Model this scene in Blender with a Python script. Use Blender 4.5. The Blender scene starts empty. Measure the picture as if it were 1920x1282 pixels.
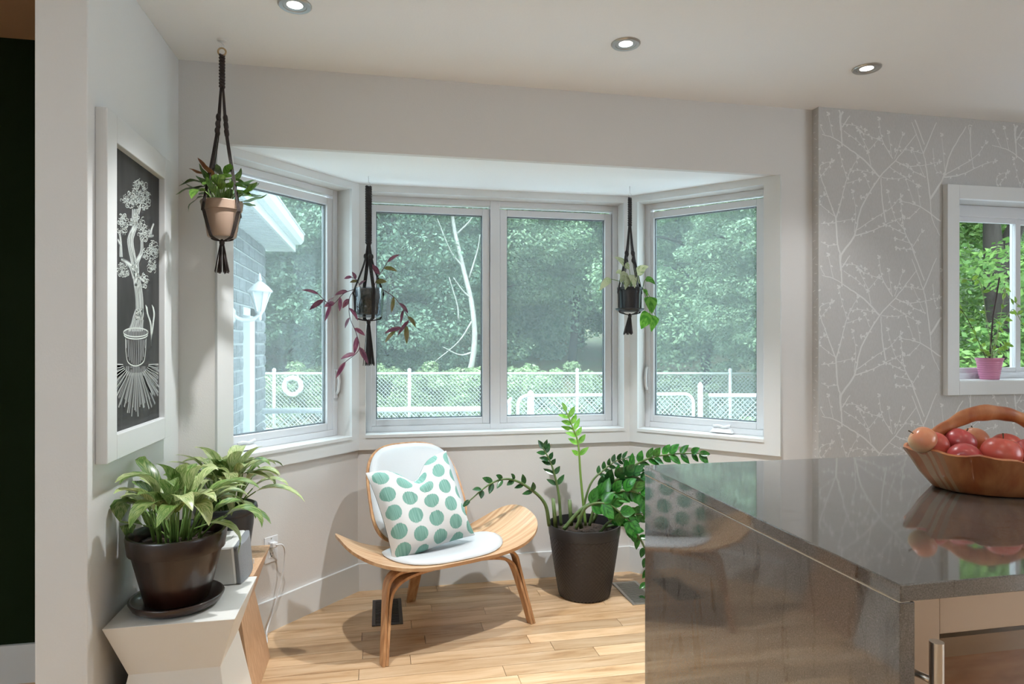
import bpy, bmesh, math, random
import numpy as np
from mathutils import Vector, Matrix
R = math.radians
random.seed(7)
SC = bpy.context.scene
COL = SC.collection

# ------------------------------------------------------------------ camera
EYE = 1.29
TH = math.atan(248 / 1224.0)
FPX = 1224.0
cam_d = bpy.data.cameras.new('camera'); cam_d.sensor_width = 36; cam_d.lens = 36 * FPX / 1920
cam_d.clip_start = 0.02; cam_d.clip_end = 300
cam = bpy.data.objects.new('camera', cam_d); COL.objects.link(cam)
cam.location = (0, 0, EYE); cam.rotation_euler = (R(90), 0, -TH)
SC.camera = cam
FW = Vector((math.sin(TH), math.cos(TH), 0)); RT = Vector((math.cos(TH), -math.sin(TH), 0))

# ------------------------------------------------------------------ world, sun, exposure
SC.view_settings.view_transform = 'Standard'; SC.view_settings.look = 'None'
SC.view_settings.exposure = -0.06; SC.view_settings.gamma = 1.0
SC.view_settings.use_curve_mapping = False
w = bpy.data.worlds.new('world'); SC.world = w; w.use_nodes = True
bg = w.node_tree.nodes['Background']; bg.inputs[0].default_value = (0.80, 0.91, 1.0, 1); bg.inputs[1].default_value = 7.0
SC.cycles.use_denoising = True
SC.cycles.use_adaptive_sampling = True; SC.cycles.adaptive_threshold = .11
SC.cycles.max_bounces = 7; SC.cycles.diffuse_bounces = 3; SC.cycles.glossy_bounces = 3; SC.cycles.transmission_bounces = 4
SC.cycles.transparent_max_bounces = 14; SC.cycles.caustics_reflective = False; SC.cycles.caustics_refractive = False
SC.cycles.sample_clamp_indirect = 6.0
def add_light(name, typ, loc, energy, color, **kw):
    d = bpy.data.lights.new(name, typ); d.energy = energy; d.color = color
    rot = kw.pop('rot', None)
    for k, v in kw.items(): setattr(d, k, v)
    o = bpy.data.objects.new(name, d); COL.objects.link(o); o.location = loc
    if rot: o.rotation_euler = rot
    return o
add_light('sun', 'SUN', (0, -10, 20), 3.5, (1.0, 0.97, 0.9), angle=R(12), rot=(R(38), 0, R(-25)))
# fill daylight enters by an added window in the right wall, behind the camera

# ------------------------------------------------------------------ helpers
def U(px, py, Y=None, X=None, z=None, Z=None):
    """a point of the place from a direction and the plane it lies on (room axes)"""
    k = (px - 960) / FPX; h = (641 - py) / FPX
    d = FW + RT * k + Vector((0, 0, h))
    if Y is not None: t = Y / d.y
    elif X is not None: t = X / d.x
    elif z is not None: t = (z - EYE) / d.z
    else: t = Z
    return Vector((0, 0, EYE)) + d * t

class MB:
    def __init__(s): s.v = []; s.f = []; s.uv = {}; s.fm = []; s.m = 0
    def add(s, vs, fs, uv=None):
        o = len(s.v); s.v += [tuple(a) for a in vs]
        if uv:
            for i, a in enumerate(uv): s.uv[o + i] = a
        for f in fs: s.f.append(tuple(o + i for i in f)); s.fm.append(s.m)
        return o
    def box(s, a, b, M=None):
        x0, y0, z0 = a; x1, y1, z1 = b
        vs = [Vector(p) for p in ((x0,y0,z0),(x1,y0,z0),(x1,y1,z0),(x0,y1,z0),(x0,y0,z1),(x1,y0,z1),(x1,y1,z1),(x0,y1,z1))]
        if M: vs = [M @ p for p in vs]
        s.add(vs, [(3,2,1,0),(4,5,6,7),(0,1,5,4),(1,2,6,5),(2,3,7,6),(3,0,4,7)])
        return s
    def prism(s, poly, z0, z1):
        n = len(poly)
        vs = [(p[0], p[1], z0) for p in poly] + [(p[0], p[1], z1) for p in poly]
        s.add(vs, [tuple(range(n))[::-1], tuple(range(n, 2*n))] + [(i, (i+1) % n, n + (i+1) % n, n + i) for i in range(n)])
        return s
    def loft(s, rings, cap=True, closed=True):
        n = len(rings[0]); vs = [p for r in rings for p in r]; fs = []
        for i in range(len(rings) - 1):
            for j in range(n if closed else n - 1):
                a = i*n + j; b = i*n + (j+1) % n
                fs.append((a, b, b + n, a + n))
        if cap: fs += [tuple(range(n))[::-1], tuple(range((len(rings)-1)*n, len(rings)*n))]
        s.add(vs, fs); return s
    def tube(s, pts, r, n=6, cap=True, squash=None):
        pts = [Vector(p) for p in pts]; m = len(pts)
        rr = r if isinstance(r, (list, tuple)) else [r] * m
        rings = []; ref = None
        for i, p in enumerate(pts):
            t = (pts[min(i+1, m-1)] - pts[max(i-1, 0)])
            if t.length < 1e-9: t = Vector((0, 0, 1))
            t.normalize()
            if ref is None: ref = Vector((1, 0, 0)) if abs(t.x) < .8 else Vector((0, 1, 0))
            a = (ref - t * ref.dot(t)).normalized(); b = t.cross(a); ref = a
            rings.append([p + (a * math.cos(2*math.pi*j/n) + b * math.sin(2*math.pi*j/n) * (squash or 1)) * rr[i] for j in range(n)])
        return s.loft(rings, cap)
    def lathe(s, prof, c=(0, 0, 0), n=28, cap=True):
        c = Vector(c)
        return s.loft([[c + Vector((r*math.cos(2*math.pi*j/n), r*math.sin(2*math.pi*j/n), z)) for j in range(n)] for r, z in prof], cap)
    def torus(s, c, R0, r, ax='z', n=24, m=8):
        c = Vector(c); rings = []
        for i in range(n):
            a = 2*math.pi*i/n; ring = []
            for j in range(m):
                b = 2*math.pi*j/m; q = (R0 + r*math.cos(b)); p = Vector((q*math.cos(a), q*math.sin(a), r*math.sin(b)))
                if ax == 'y': p = Vector((p.x, p.z, p.y))
                if ax == 'x': p = Vector((p.z, p.x, p.y))
                ring.append(c + p)
            rings.append(ring)
        rings.append(rings[0]); return s.loft(rings, cap=False)
    def ball(s, c, r, n=12, m=8, sc=(1, 1, 1)):
        c = Vector(c)
        return s.loft([[c + Vector((r*sc[0]*math.sin(t)*math.cos(2*math.pi*j/n), r*sc[1]*math.sin(t)*math.sin(2*math.pi*j/n), -r*sc[2]*math.cos(t))) for j in range(n)]
                       for t in [max(.02, min(math.pi-.02, math.pi*i/m)) for i in range(m+1)]])
    def leaf(s, path, widths, up=(0, 0, 1), fold=.25, stalk=0):
        """a leaf blade along path; widths = half widths; folded along its midrib"""
        path = [Vector(p) for p in path]; m = len(path); up = Vector(up); vs = []; uv = []; fs = []
        for i, p in enumerate(path):
            t = (path[min(i+1, m-1)] - path[max(i-1, 0)]).normalized()
            sd = t.cross(up)
            sd = sd.normalized() if sd.length > 1e-4 else Vector((1, 0, 0))
            nn = sd.cross(t); wv = widths[i]; v = i / (m - 1)
            vs += [p - sd*wv + nn*wv*fold, p, p + sd*wv + nn*wv*fold]; uv += [(0, v), (.5, v), (1, v)]
            if i: a = 3*(i-1); fs += [(a, a+1, a+4, a+3), (a+1, a+2, a+5, a+4)]
        s.add(vs, fs, uv); return s
    def mesh(s, name, smooth=False, off=None, bevel=0):
        me = bpy.data.meshes.new(name)
        vs = s.v if off is None else [(a[0]-off[0], a[1]-off[1], a[2]-off[2]) for a in s.v]
        me.from_pydata(vs, [], s.f)
        if s.uv:
            lay = me.uv_layers.new(name='UVMap')
            li = np.empty(len(me.loops), dtype=np.int32); me.loops.foreach_get('vertex_index', li)
            arr = np.array([s.uv.get(i, (0, 0)) for i in range(len(s.v))], dtype=np.float32)
            lay.data.foreach_set('uv', arr[li].ravel())
        if any(s.fm): me.polygons.foreach_set('material_index', s.fm)
        if smooth:
            me.polygons.foreach_set('use_smooth', [True] * len(me.polygons))
        me.update()
        return me

def link(name, me, mats, parent=None, loc=(0, 0, 0)):
    o = bpy.data.objects.new(name, me); COL.objects.link(o); o.location = loc
    for m in (mats if isinstance(mats, (list, tuple)) else [mats]):
        if len(me.materials) < (len(mats) if isinstance(mats, (list, tuple)) else 1): me.materials.append(m)
    if parent: o.parent = parent
    return o
def autosmooth(o, ang=35):
    me = o.data
    me.polygons.foreach_set('use_smooth', [True] * len(me.polygons))
    me.set_sharp_from_angle(angle=R(ang))
def bev(o, wd, seg=2, ang=40):
    m = o.modifiers.new('bevel', 'BEVEL'); m.width = wd; m.segments = seg; m.limit_method = 'ANGLE'; m.angle_limit = R(ang)
    return o
def tag(o, label, cat, group=None, kind=None):
    o['label'] = label; o['category'] = cat
    if group: o['group'] = group
    if kind: o['kind'] = kind
    return o
class Thing:
    """an Empty at the base of a thing; parts are given in place coordinates (or in its own when local)"""
    def __init__(s, name, label, cat, base=(0, 0, 0), rz=0, group=None, local=False, structure=False):
        s.e = bpy.data.objects.new(name, None); COL.objects.link(s.e)
        s.e.empty_display_size = .05
        s.e.location = base; s.e.rotation_euler = (0, 0, rz)
        s.off = None if local else Vector(base)
        if structure: s.e['kind'] = 'structure'; s.e['label'] = label
        else: tag(s.e, label, cat, group)
    def part(s, name, mb, mat, parent=None, smooth=False, label=None, bevel=0, sharp=None, kind=None):
        me = mb.mesh(name, smooth, s.off)
        o = link(name, me, mat, parent or s.e)
        if sharp: autosmooth(o, sharp)
        if bevel: bev(o, bevel)
        if label: o['label'] = label
        if kind: o['kind'] = kind
        return o
def struct(name, mb, mat, label=None, parent=None, bevel=0, sharp=None, smooth=False):
    o = link(name, mb.mesh(name, smooth), mat, parent)
    o['kind'] = 'structure'
    if label: o['label'] = label
    if bevel: bev(o, bevel)
    if sharp: autosmooth(o, sharp)
    return o
def lerp(a, b, t): return a + (b - a) * t
def smooth_path(pts, n=6):
    """Catmull-Rom through the points"""
    P = [Vector(p) for p in pts]; P = [P[0]*2 - P[1]] + P + [P[-1]*2 - P[-2]]; out = []
    for i in range(1, len(P) - 2):
        for j in range(n):
            t = j / n; a, b, c, d = P[i-1], P[i], P[i+1], P[i+2]
            out.append(.5 * ((2*b) + (c-a)*t + (2*a - 5*b + 4*c - d)*t*t + (3*b - a - 3*c + d)*t*t*t))
    out.append(P[-2]); return out

# ------------------------------------------------------------------ materials
def mat(name, col, rough=.6, metal=0, spec=.5, noise=None, bump=None, coat=0, var=0, trans=0):
    """noise=(scale, col2, detail, stretch)  bump=(scale, strength)"""
    m = bpy.data.materials.new(name); m.use_nodes = True; nt = m.node_tree; N = nt.nodes; L = nt.links
    b = N['Principled BSDF']; b.inputs['Base Color'].default_value = (*col, 1)
    b.inputs['Roughness'].default_value = rough; b.inputs['Metallic'].default_value = metal
    b.inputs['Specular IOR Level'].default_value = spec; b.inputs['Coat Weight'].default_value = coat
    tc = N.new('ShaderNodeTexCoord')
    if noise:
        mp = N.new('ShaderNodeMapping'); mp.inputs['Scale'].default_value = noise[3] if len(noise) > 3 else (1, 1, 1)
        L.new(tc.outputs['Object'], mp.inputs[0])
        n = N.new('ShaderNodeTexNoise'); n.inputs['Scale'].default_value = noise[0]; n.inputs['Detail'].default_value = noise[2]
        L.new(mp.outputs[0], n.inputs['Vector'])
        r = N.new('ShaderNodeValToRGB'); r.color_ramp.elements[0].position = .35; r.color_ramp.elements[1].position = .65
        r.color_ramp.elements[0].color = (*col, 1); r.color_ramp.elements[1].color = (*noise[1], 1)
        L.new(n.outputs[0], r.inputs[0]); out = r.outputs[0]
        if var:
            oi = N.new('ShaderNodeObjectInfo'); hs = N.new('ShaderNodeHueSaturation'); mr = N.new('ShaderNodeMapRange')
            mr.inputs[3].default_value = 1 - var; mr.inputs[4].default_value = 1 + var
            L.new(oi.outputs['Random'], mr.inputs[0]); L.new(mr.outputs[0], hs.inputs['Value']); L.new(out, hs.inputs['Color']); out = hs.outputs[0]
            vm = N.new('ShaderNodeVectorMath'); vm.operation = 'SCALE'; vm.inputs[0].default_value = (37, 53, 71)
            L.new(oi.outputs['Random'], vm.inputs['Scale']); ad = N.new('ShaderNodeVectorMath'); L.new(tc.outputs['Object'], ad.inputs[0]); L.new(vm.outputs[0], ad.inputs[1]); L.new(ad.outputs[0], mp.inputs[0])
        L.new(out, b.inputs['Base Color'])
    if bump:
        n2 = N.new('ShaderNodeTexNoise'); n2.inputs['Scale'].default_value = bump[0]; n2.inputs['Detail'].default_value = 3
        L.new(tc.outputs['Object'], n2.inputs['Vector'])
        bp = N.new('ShaderNodeBump'); bp.inputs['Strength'].default_value = bump[1]; bp.inputs['Distance'].default_value = .01
        L.new(n2.outputs[0], bp.inputs['Height']); L.new(bp.outputs[0], b.inputs['Normal'])
    if trans:
        b.inputs['Subsurface Weight'].default_value = 0
        t = N.new('ShaderNodeBsdfTranslucent'); t.inputs[0].default_value = (*[min(1, c*1.6) for c in col], 1)
        if noise: L.new(out, t.inputs[0])
        mx = N.new('ShaderNodeMixShader'); mx.inputs[0].default_value = trans
        L.new(b.outputs[0], mx.inputs[1]); L.new(t.outputs[0], mx.inputs[2]); L.new(mx.outputs[0], N['Material Output'].inputs[0])
    return m
def emis(name, col, st):
    m = mat(name, col, .4); b = m.node_tree.nodes['Principled BSDF']
    b.inputs['Emission Color'].default_value = (*col, 1); b.inputs['Emission Strength'].default_value = st
    return m
def glassmat(name, tint, refl=1.0, haze=0, hazecol=(1, 1, 1)):
    m = bpy.data.materials.new(name); m.use_nodes = True; nt = m.node_tree; N = nt.nodes; L = nt.links
    N.remove(N['Principled BSDF']); out = N['Material Output']
    tr = N.new('ShaderNodeBsdfTransparent'); tr.inputs[0].default_value = (*tint, 1)
    gl = N.new('ShaderNodeBsdfGlossy'); gl.inputs['Roughness'].default_value = .01
    fr = N.new('ShaderNodeFresnel'); ge = N.new('ShaderNodeNewGeometry'); io = N.new('ShaderNodeMath'); io.operation = 'MULTIPLY_ADD'
    io.inputs[1].default_value = 1/1.45 - 1.45; io.inputs[2].default_value = 1.45; L.new(ge.outputs['Backfacing'], io.inputs[0]); L.new(io.outputs[0], fr.inputs[0])
    ml = N.new('ShaderNodeMath'); ml.operation = 'MULTIPLY'; ml.inputs[1].default_value = refl; L.new(fr.outputs[0], ml.inputs[0])
    mx = N.new('ShaderNodeMixShader'); L.new(ml.outputs[0], mx.inputs[0]); L.new(tr.outputs[0], mx.inputs[1]); L.new(gl.outputs[0], mx.inputs[2])
    last = mx
    if haze:
        df = N.new('ShaderNodeBsdfDiffuse'); df.inputs[0].default_value = (*hazecol, 1)
        tl = N.new('ShaderNodeBsdfTranslucent'); tl.inputs[0].default_value = (*hazecol, 1)
        m1 = N.new('ShaderNodeMixShader'); m1.inputs[0].default_value = .5; L.new(df.outputs[0], m1.inputs[1]); L.new(tl.outputs[0], m1.inputs[2])
        m2 = N.new('ShaderNodeMixShader'); m2.inputs[0].default_value = haze; L.new(mx.outputs[0], m2.inputs[1]); L.new(m1.outputs[0], m2.inputs[2]); last = m2
    L.new(last.outputs[0], out.inputs[0]); return m

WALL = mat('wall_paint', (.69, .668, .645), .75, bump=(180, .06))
WALL_LIT = mat('wall_paint_brighter_lit', (.765, .77, .765), .75, bump=(180, .06))  # same wall paint, lightened to stand for brighter light on the left wall
TRIM = mat('trim_paint', (.72, .73, .725), .35)
VINYL = mat('window_vinyl', (.74, .755, .78), .3)
CEIL = mat('ceiling_paint', (.91, .91, .915), .85, bump=(120, .05))
WARM_LIT = mat('hall_ceiling_warm_lit', (.42, .25, .14), .7)  # hall ceiling colour with the orange of warm lamplight put in
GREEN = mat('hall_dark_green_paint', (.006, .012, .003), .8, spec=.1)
STEEL = mat('brushed_steel', (.62, .58, .53), .28, metal=1)
NICKEL = mat('brushed_nickel', (.5, .48, .45), .35, metal=1)
BLACK = mat('black_plastic', (.012, .012, .014), .35)
DARK = mat('dark_gap', (.02, .018, .015), .8)
CORD = mat('charcoal_cotton_cord', (.018, .014, .014), .8)
CORDB = mat('brown_black_cotton_cord', (.035, .024, .022), .8)
WHITEP = mat('white_plastic', (.75, .75, .76), .35)
SOIL = mat('potting_soil', (.02, .012, .008), .95, noise=(90, (.07, .04, .025), 4), bump=(140, .9))
OAK = mat('oak_veneer', (.58, .33, .16), .4, noise=(3.2, (.40, .19, .08), 7, (16, 16, .9)), coat=.15)
OAKX = mat('oak_veneer_wing', (.62, .41, .24), .4, noise=(3.2, (.42, .22, .10), 7, (.6, 18, .6)), coat=.15)
LEATHER = mat('white_leather', (.50, .515, .525), .42, bump=(250, .05))

def plank_mat():
    m = bpy.data.materials.new('maple_floor'); m.use_nodes = True; nt = m.node_tree; N = nt.nodes; L = nt.links
    b = N['Principled BSDF']; tc = N.new('ShaderNodeTexCoord'); oi = N.new('ShaderNodeObjectInfo'); geo = N.new('ShaderNodeNewGeometry')
    vm = N.new('ShaderNodeVectorMath'); vm.operation = 'SCALE'; vm.inputs[0].default_value = (31, 17, 11)
    rn = N.new('ShaderNodeMath'); rn.operation = 'ADD'; L.new(oi.outputs['Random'], rn.inputs[0]); L.new(geo.outputs['Random Per Island'], rn.inputs[1])
    L.new(rn.outputs[0], vm.inputs['Scale'])
    ad = N.new('ShaderNodeVectorMath'); L.new(tc.outputs['Object'], ad.inputs[0]); L.new(vm.outputs[0], ad.inputs[1])
    mp = N.new('ShaderNodeMapping'); mp.inputs['Scale'].default_value = (1.7, 13, 13); L.new(ad.outputs[0], mp.inputs[0])
    n = N.new('ShaderNodeTexNoise'); n.inputs['Scale'].default_value = 1.6; n.inputs['Detail'].default_value = 7; n.inputs['Roughness'].default_value = .62; n.inputs['Distortion'].default_value = .6
    L.new(mp.outputs[0], n.inputs['Vector'])
    r = N.new('ShaderNodeValToRGB'); e = r.color_ramp.elements
    e[0].position = .22; e[0].color = (.27, .13, .055, 1); e[1].position = .75; e[1].color = (.73, .53, .345, 1)
    x = e.new(.38); x.color = (.50, .305, .155, 1); x = e.new(.52); x.color = (.62, .415, .24, 1)
    L.new(n.outputs[0], r.inputs[0])
    fr = N.new('ShaderNodeMath'); fr.operation = 'FRACT'; L.new(rn.outputs[0], fr.inputs[0])
    mr = N.new('ShaderNodeMapRange'); mr.inputs[3].default_value = .72; mr.inputs[4].default_value = 1.18; L.new(fr.outputs[0], mr.inputs[0])
    hs = N.new('ShaderNodeHueSaturation'); L.new(mr.outputs[0], hs.inputs['Value']); L.new(r.outputs[0], hs.inputs['Color'])
    L.new(hs.outputs[0], b.inputs['Base Color']); b.inputs['Roughness'].default_value = .3
    return m
FLOOR = plank_mat()

def stone_mat():
    m = bpy.data.materials.new('grey_brown_quartz'); m.use_nodes = True; nt = m.node_tree; N = nt.nodes; L = nt.links
    b = N['Principled BSDF']; tc = N.new('ShaderNodeTexCoord')
    n = N.new('ShaderNodeTexNoise'); n.inputs['Scale'].default_value = 420; n.inputs['Detail'].default_value = 2; L.new(tc.outputs['Object'], n.inputs['Vector'])
    r = N.new('ShaderNodeValToRGB'); e = r.color_ramp.elements; e[0].position = .33; e[0].color = (.075, .068, .062, 1); e[1].position = .72; e[1].color = (.15, .14, .13, 1)
    L.new(n.outputs[0], r.inputs[0])
    n2 = N.new('ShaderNodeTexNoise'); n2.inputs['Scale'].default_value = 16; n2.inputs['Detail'].default_value = 6; n2.inputs['Distortion'].default_value = 1.5
    mp = N.new('ShaderNodeMapping'); mp.inputs['Scale'].default_value = (1, 1, .35); L.new(tc.outputs['Object'], mp.inputs[0]); L.new(mp.outputs[0], n2.inputs['Vector'])
    r2 = N.new('ShaderNodeValToRGB'); e = r2.color_ramp.elements; e[0].position = .30; e[0].color = (.55, .5, .46, 1); e[1].position = .45; e[1].color = (1, 1, 1, 1); L.new(n2.outputs[0], r2.inputs[0])
    mx = N.new('ShaderNodeMix'); mx.data_type = 'RGBA'; mx.blend_type = 'MULTIPLY'; mx.inputs[0].default_value = 1
    L.new(r.outputs[0], mx.inputs[6]); L.new(r2.outputs[0], mx.inputs[7])
    v = N.new('ShaderNodeTexVoronoi'); v.inputs['Scale'].default_value = 75; L.new(tc.outputs['Object'], v.inputs['Vector'])
    r3 = N.new('ShaderNodeValToRGB'); e = r3.color_ramp.elements; e[0].position = .06; e[0].color = (.2, .19, .18, 1); e[1].position = .1; e[1].color = (0, 0, 0, 1); L.new(v.outputs['Distance'], r3.inputs[0])
    a = N.new('ShaderNodeMix'); a.data_type = 'RGBA'; a.blend_type = 'ADD'; a.inputs[0].default_value = .5; L.new(mx.outputs[2], a.inputs[6]); L.new(r3.outputs[0], a.inputs[7])
    L.new(a.outputs[2], b.inputs['Base Color']); b.inputs['Roughness'].default_value = .05; b.inputs['Specular IOR Level'].default_value = .8
    b.inputs['Coat Weight'].default_value = .45; b.inputs['Coat Roughness'].default_value = .045; b.inputs['Coat IOR'].default_value = 1.65
    return m
STONE = stone_mat()

# ================================================================== ROOM SHELL
YM = 2.877; YW = 2.83; CZ = 2.44; XL = -.803; BZ = 2.108
X0, X1, Y0 = -3.4, 4.9, -3.5
A = Vector((-.665, YM)); B = Vector((-.112, 3.483)); C = Vector((1.384, 3.483)); D = Vector((1.931, YM))
POLY = [A, B, C, D]
def offset_poly(t):
    """bay outline moved outward by t with mitred corners"""
    P = POLY; out = []; dirs = [(P[i+1]-P[i]).normalized() for i in range(3)]; nrm = [Vector((-d.y, d.x)) for d in dirs]
    out.append(P[0] + nrm[0]*t)
    for i in (1, 2):
        b = (nrm[i-1] + nrm[i]); b = b / (1 + nrm[i-1].dot(nrm[i])); out.append(P[i] + b*t)
    out.append(P[3] + nrm[2]*t); return out
def bayseg(i, s0, s1, t0, t1):
    """plan polygon of a strip of bay side i from s0 to s1 (None = mitred end) between depths t0 and t1"""
    P, Q = POLY[i], POLY[i+1]; d = (Q-P).normalized(); n = Vector((-d.y, d.x)); o0 = offset_poly(t0); o1 = offset_poly(t1)
    a0 = o0[i] if s0 is None else P + d*s0 + n*t0; a1 = o1[i] if s0 is None else P + d*s0 + n*t1
    b0 = o0[i+1] if s1 is None else P + d*s1 + n*t0; b1 = o1[i+1] if s1 is None else P + d*s1 + n*t1
    return [a0, b0, b1, a1]

# floor: planks along X, each a board of its own where the photo shows them
fl = struct('floor', MB().box((X0, Y0, -.05), (X1, 2.9, -.014)).prism([A + Vector((0, .0)), D, C + Vector((.06, .13)), B + Vector((-.06, .13))], -.05, -.014), DARK, 'honey maple plank floor')
PW = .083; rest = MB(); rows = int((3.6 - Y0) / PW)
rnd = random.Random(3)
nplank = 0
for r_ in range(rows + 1):
    y0 = Y0 + r_*PW; y1 = y0 + PW - .0018
    xa, xb = X0, X1
    if y0 > YM - .1:
        t = max(0, min(1, (y0 - YM) / .606)); xa = -.70 + .553*t; xb = 1.96 - .547*t
    if y1 > 3.50: continue
    x = xa - rnd.random()*.8
    while x < xb:
        ln = rnd.uniform(.45, 1.25); p, q = max(x, xa), min(x + ln - .002, xb)
        if q - p > .02:
            if y0 > 1.35 and q > -1.3 and p < 1.5 and nplank < 290:
                me = MB().box((-(q-p)/2, -(y1-y0)/2, -.014), ((q-p)/2, (y1-y0)/2, 0)).mesh('plank')
                o = link('plank', me, FLOOR, fl, ((p+q)/2, (y0+y1)/2, 0)); nplank += 1
            else: rest.box((p, y0, -.014), (q, y1, 0))
        x += ln
o = link('more_planks', rest.mesh('more_planks'), FLOOR, fl); o['kind'] = 'stuff'

# ceilings
struct('ceiling', MB().box((XL-.13, Y0, CZ), (X1, 3.0, CZ+.1)).box((X0, Y0, CZ), (XL-.13, 2.03, CZ+.1)), CEIL, 'smooth white ceiling with recessed lights')
struct('ceiling_hall', MB().box((X0, 2.03, CZ), (XL-.13, 3.0, CZ+.1)), WARM_LIT, 'hall ceiling with warm lamplight painted in')
struct('ceiling_bay', MB().prism([A + Vector((.0, .03)), D + Vector((0, .03)), offset_poly(.16)[3], offset_poly(.16)[2], offset_poly(.16)[1], offset_poly(.16)[0]], BZ, BZ+.06), CEIL, 'white soffit over the bay window')
# walls
struct('wall_left', MB().box((XL-.132, 2.03, 0), (XL, YM, CZ)), WALL_LIT, 'partition wall carrying the chalkboard, lightened as if brighter lit', bevel=.003)
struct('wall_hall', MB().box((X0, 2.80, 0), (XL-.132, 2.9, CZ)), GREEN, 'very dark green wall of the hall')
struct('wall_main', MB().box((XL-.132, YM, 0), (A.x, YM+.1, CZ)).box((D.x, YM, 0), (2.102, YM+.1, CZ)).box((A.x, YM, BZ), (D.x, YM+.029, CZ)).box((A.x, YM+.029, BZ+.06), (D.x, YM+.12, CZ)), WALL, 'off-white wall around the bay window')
LS = [(POLY[i+1]-POLY[i]).length for i in range(3)]
HOLE = [(.075, .762), (.040, LS[1]-.040), (.055, .738)]
HZ0, HZ1 = .805, 2.072
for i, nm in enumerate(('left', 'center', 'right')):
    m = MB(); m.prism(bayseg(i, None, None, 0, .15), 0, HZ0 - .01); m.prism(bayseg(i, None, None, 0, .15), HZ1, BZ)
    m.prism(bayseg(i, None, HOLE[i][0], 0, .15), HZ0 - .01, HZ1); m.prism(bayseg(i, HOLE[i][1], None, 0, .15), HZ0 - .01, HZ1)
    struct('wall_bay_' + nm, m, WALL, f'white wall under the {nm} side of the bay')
    t = MB(); th = -.016
    t.prism(bayseg(i, None, None, th, 0), .73, HZ0); t.prism(bayseg(i, None, None, th, 0), HZ1, BZ)
    t.prism(bayseg(i, None, HOLE[i][0], th, 0), HZ0, HZ1); t.prism(bayseg(i, HOLE[i][1], None, th, 0), HZ0, HZ1)
    # jamb linings and stool inside the opening
    t.prism(bayseg(i, HOLE[i][0], HOLE[i][1], -.022, .09), HZ0 - .012, HZ0 + .003)
    struct(f'trim_{i+1}', t, TRIM, 'white painted window casing and apron')
    b = MB(); b.prism(bayseg(i, None, None, -.014, 0), 0, .14)
    struct('baseboard_bay_' + nm, b, TRIM, 'tall white baseboard')
# wallpapered wall with window hole
WX0, WX1, WZ0, WZ1 = 2.889, 3.95, 1.09, 2.02
PAPER = mat('grey_linen_wallpaper', (.50, .485, .465), .8, noise=(60, (.57, .555, .54), 3, (9, 9, 1)), bump=(300, .08))
m = MB().box((2.102, YW, 0), (WX0, YW+.16, CZ)).box((WX1, YW, 0), (X1, YW+.16, CZ)).box((WX0, YW, 0), (WX1, YW+.16, WZ0)).box((WX0, YW, WZ1), (WX1, YW+.16, CZ))
WR = struct('wall_right', m, PAPER, 'grey wallpapered wall with white branch print')
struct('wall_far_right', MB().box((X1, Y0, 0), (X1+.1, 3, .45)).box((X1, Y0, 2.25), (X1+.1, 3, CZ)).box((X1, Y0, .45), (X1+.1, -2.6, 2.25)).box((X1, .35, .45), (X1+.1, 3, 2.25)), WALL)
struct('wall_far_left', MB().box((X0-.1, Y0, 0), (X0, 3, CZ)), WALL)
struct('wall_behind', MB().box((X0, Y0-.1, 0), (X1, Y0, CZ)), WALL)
T = Thing('window_5', 'added unseen window opening for fill daylight', 'window', (X1+.05, -.75, .45), structure=True)  # added opening and frame out of view, letting fill daylight in
f = MB()
for y_ in (-2.6, -1.15, .29): f.box((X1+.02, y_, .45), (X1+.08, y_+.06, 2.25))
f.box((X1+.02, -2.6, .45), (X1+.08, .35, .51)).box((X1+.02, -2.6, 2.19), (X1+.08, .35, 2.25))
T.part('frame', f, VINYL)
struct('baseboard_hall', MB().box((X0, 2.786, 0), (XL-.132, 2.80, .146)), TRIM, 'white baseboard under dark green wall')
struct('baseboard_left', MB().box((XL, 2.03, 0), (XL+.012, YM, .14)), TRIM)
# window casing on the wallpaper wall
c = MB(); cw = .071; yo = YW - .03
c.box((WX0-cw, yo, WZ0-cw), (WX0, YW, WZ1+cw)).box((WX1, yo, WZ0-cw), (WX1+cw, YW, WZ1+cw)).box((WX0, yo, WZ0-cw), (WX1, YW, WZ0)).box((WX0, yo, WZ1), (WX1, YW, WZ1+cw))
struct('trim_4', c, TRIM, 'wide white casing of the small window', bevel=.002)

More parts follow.
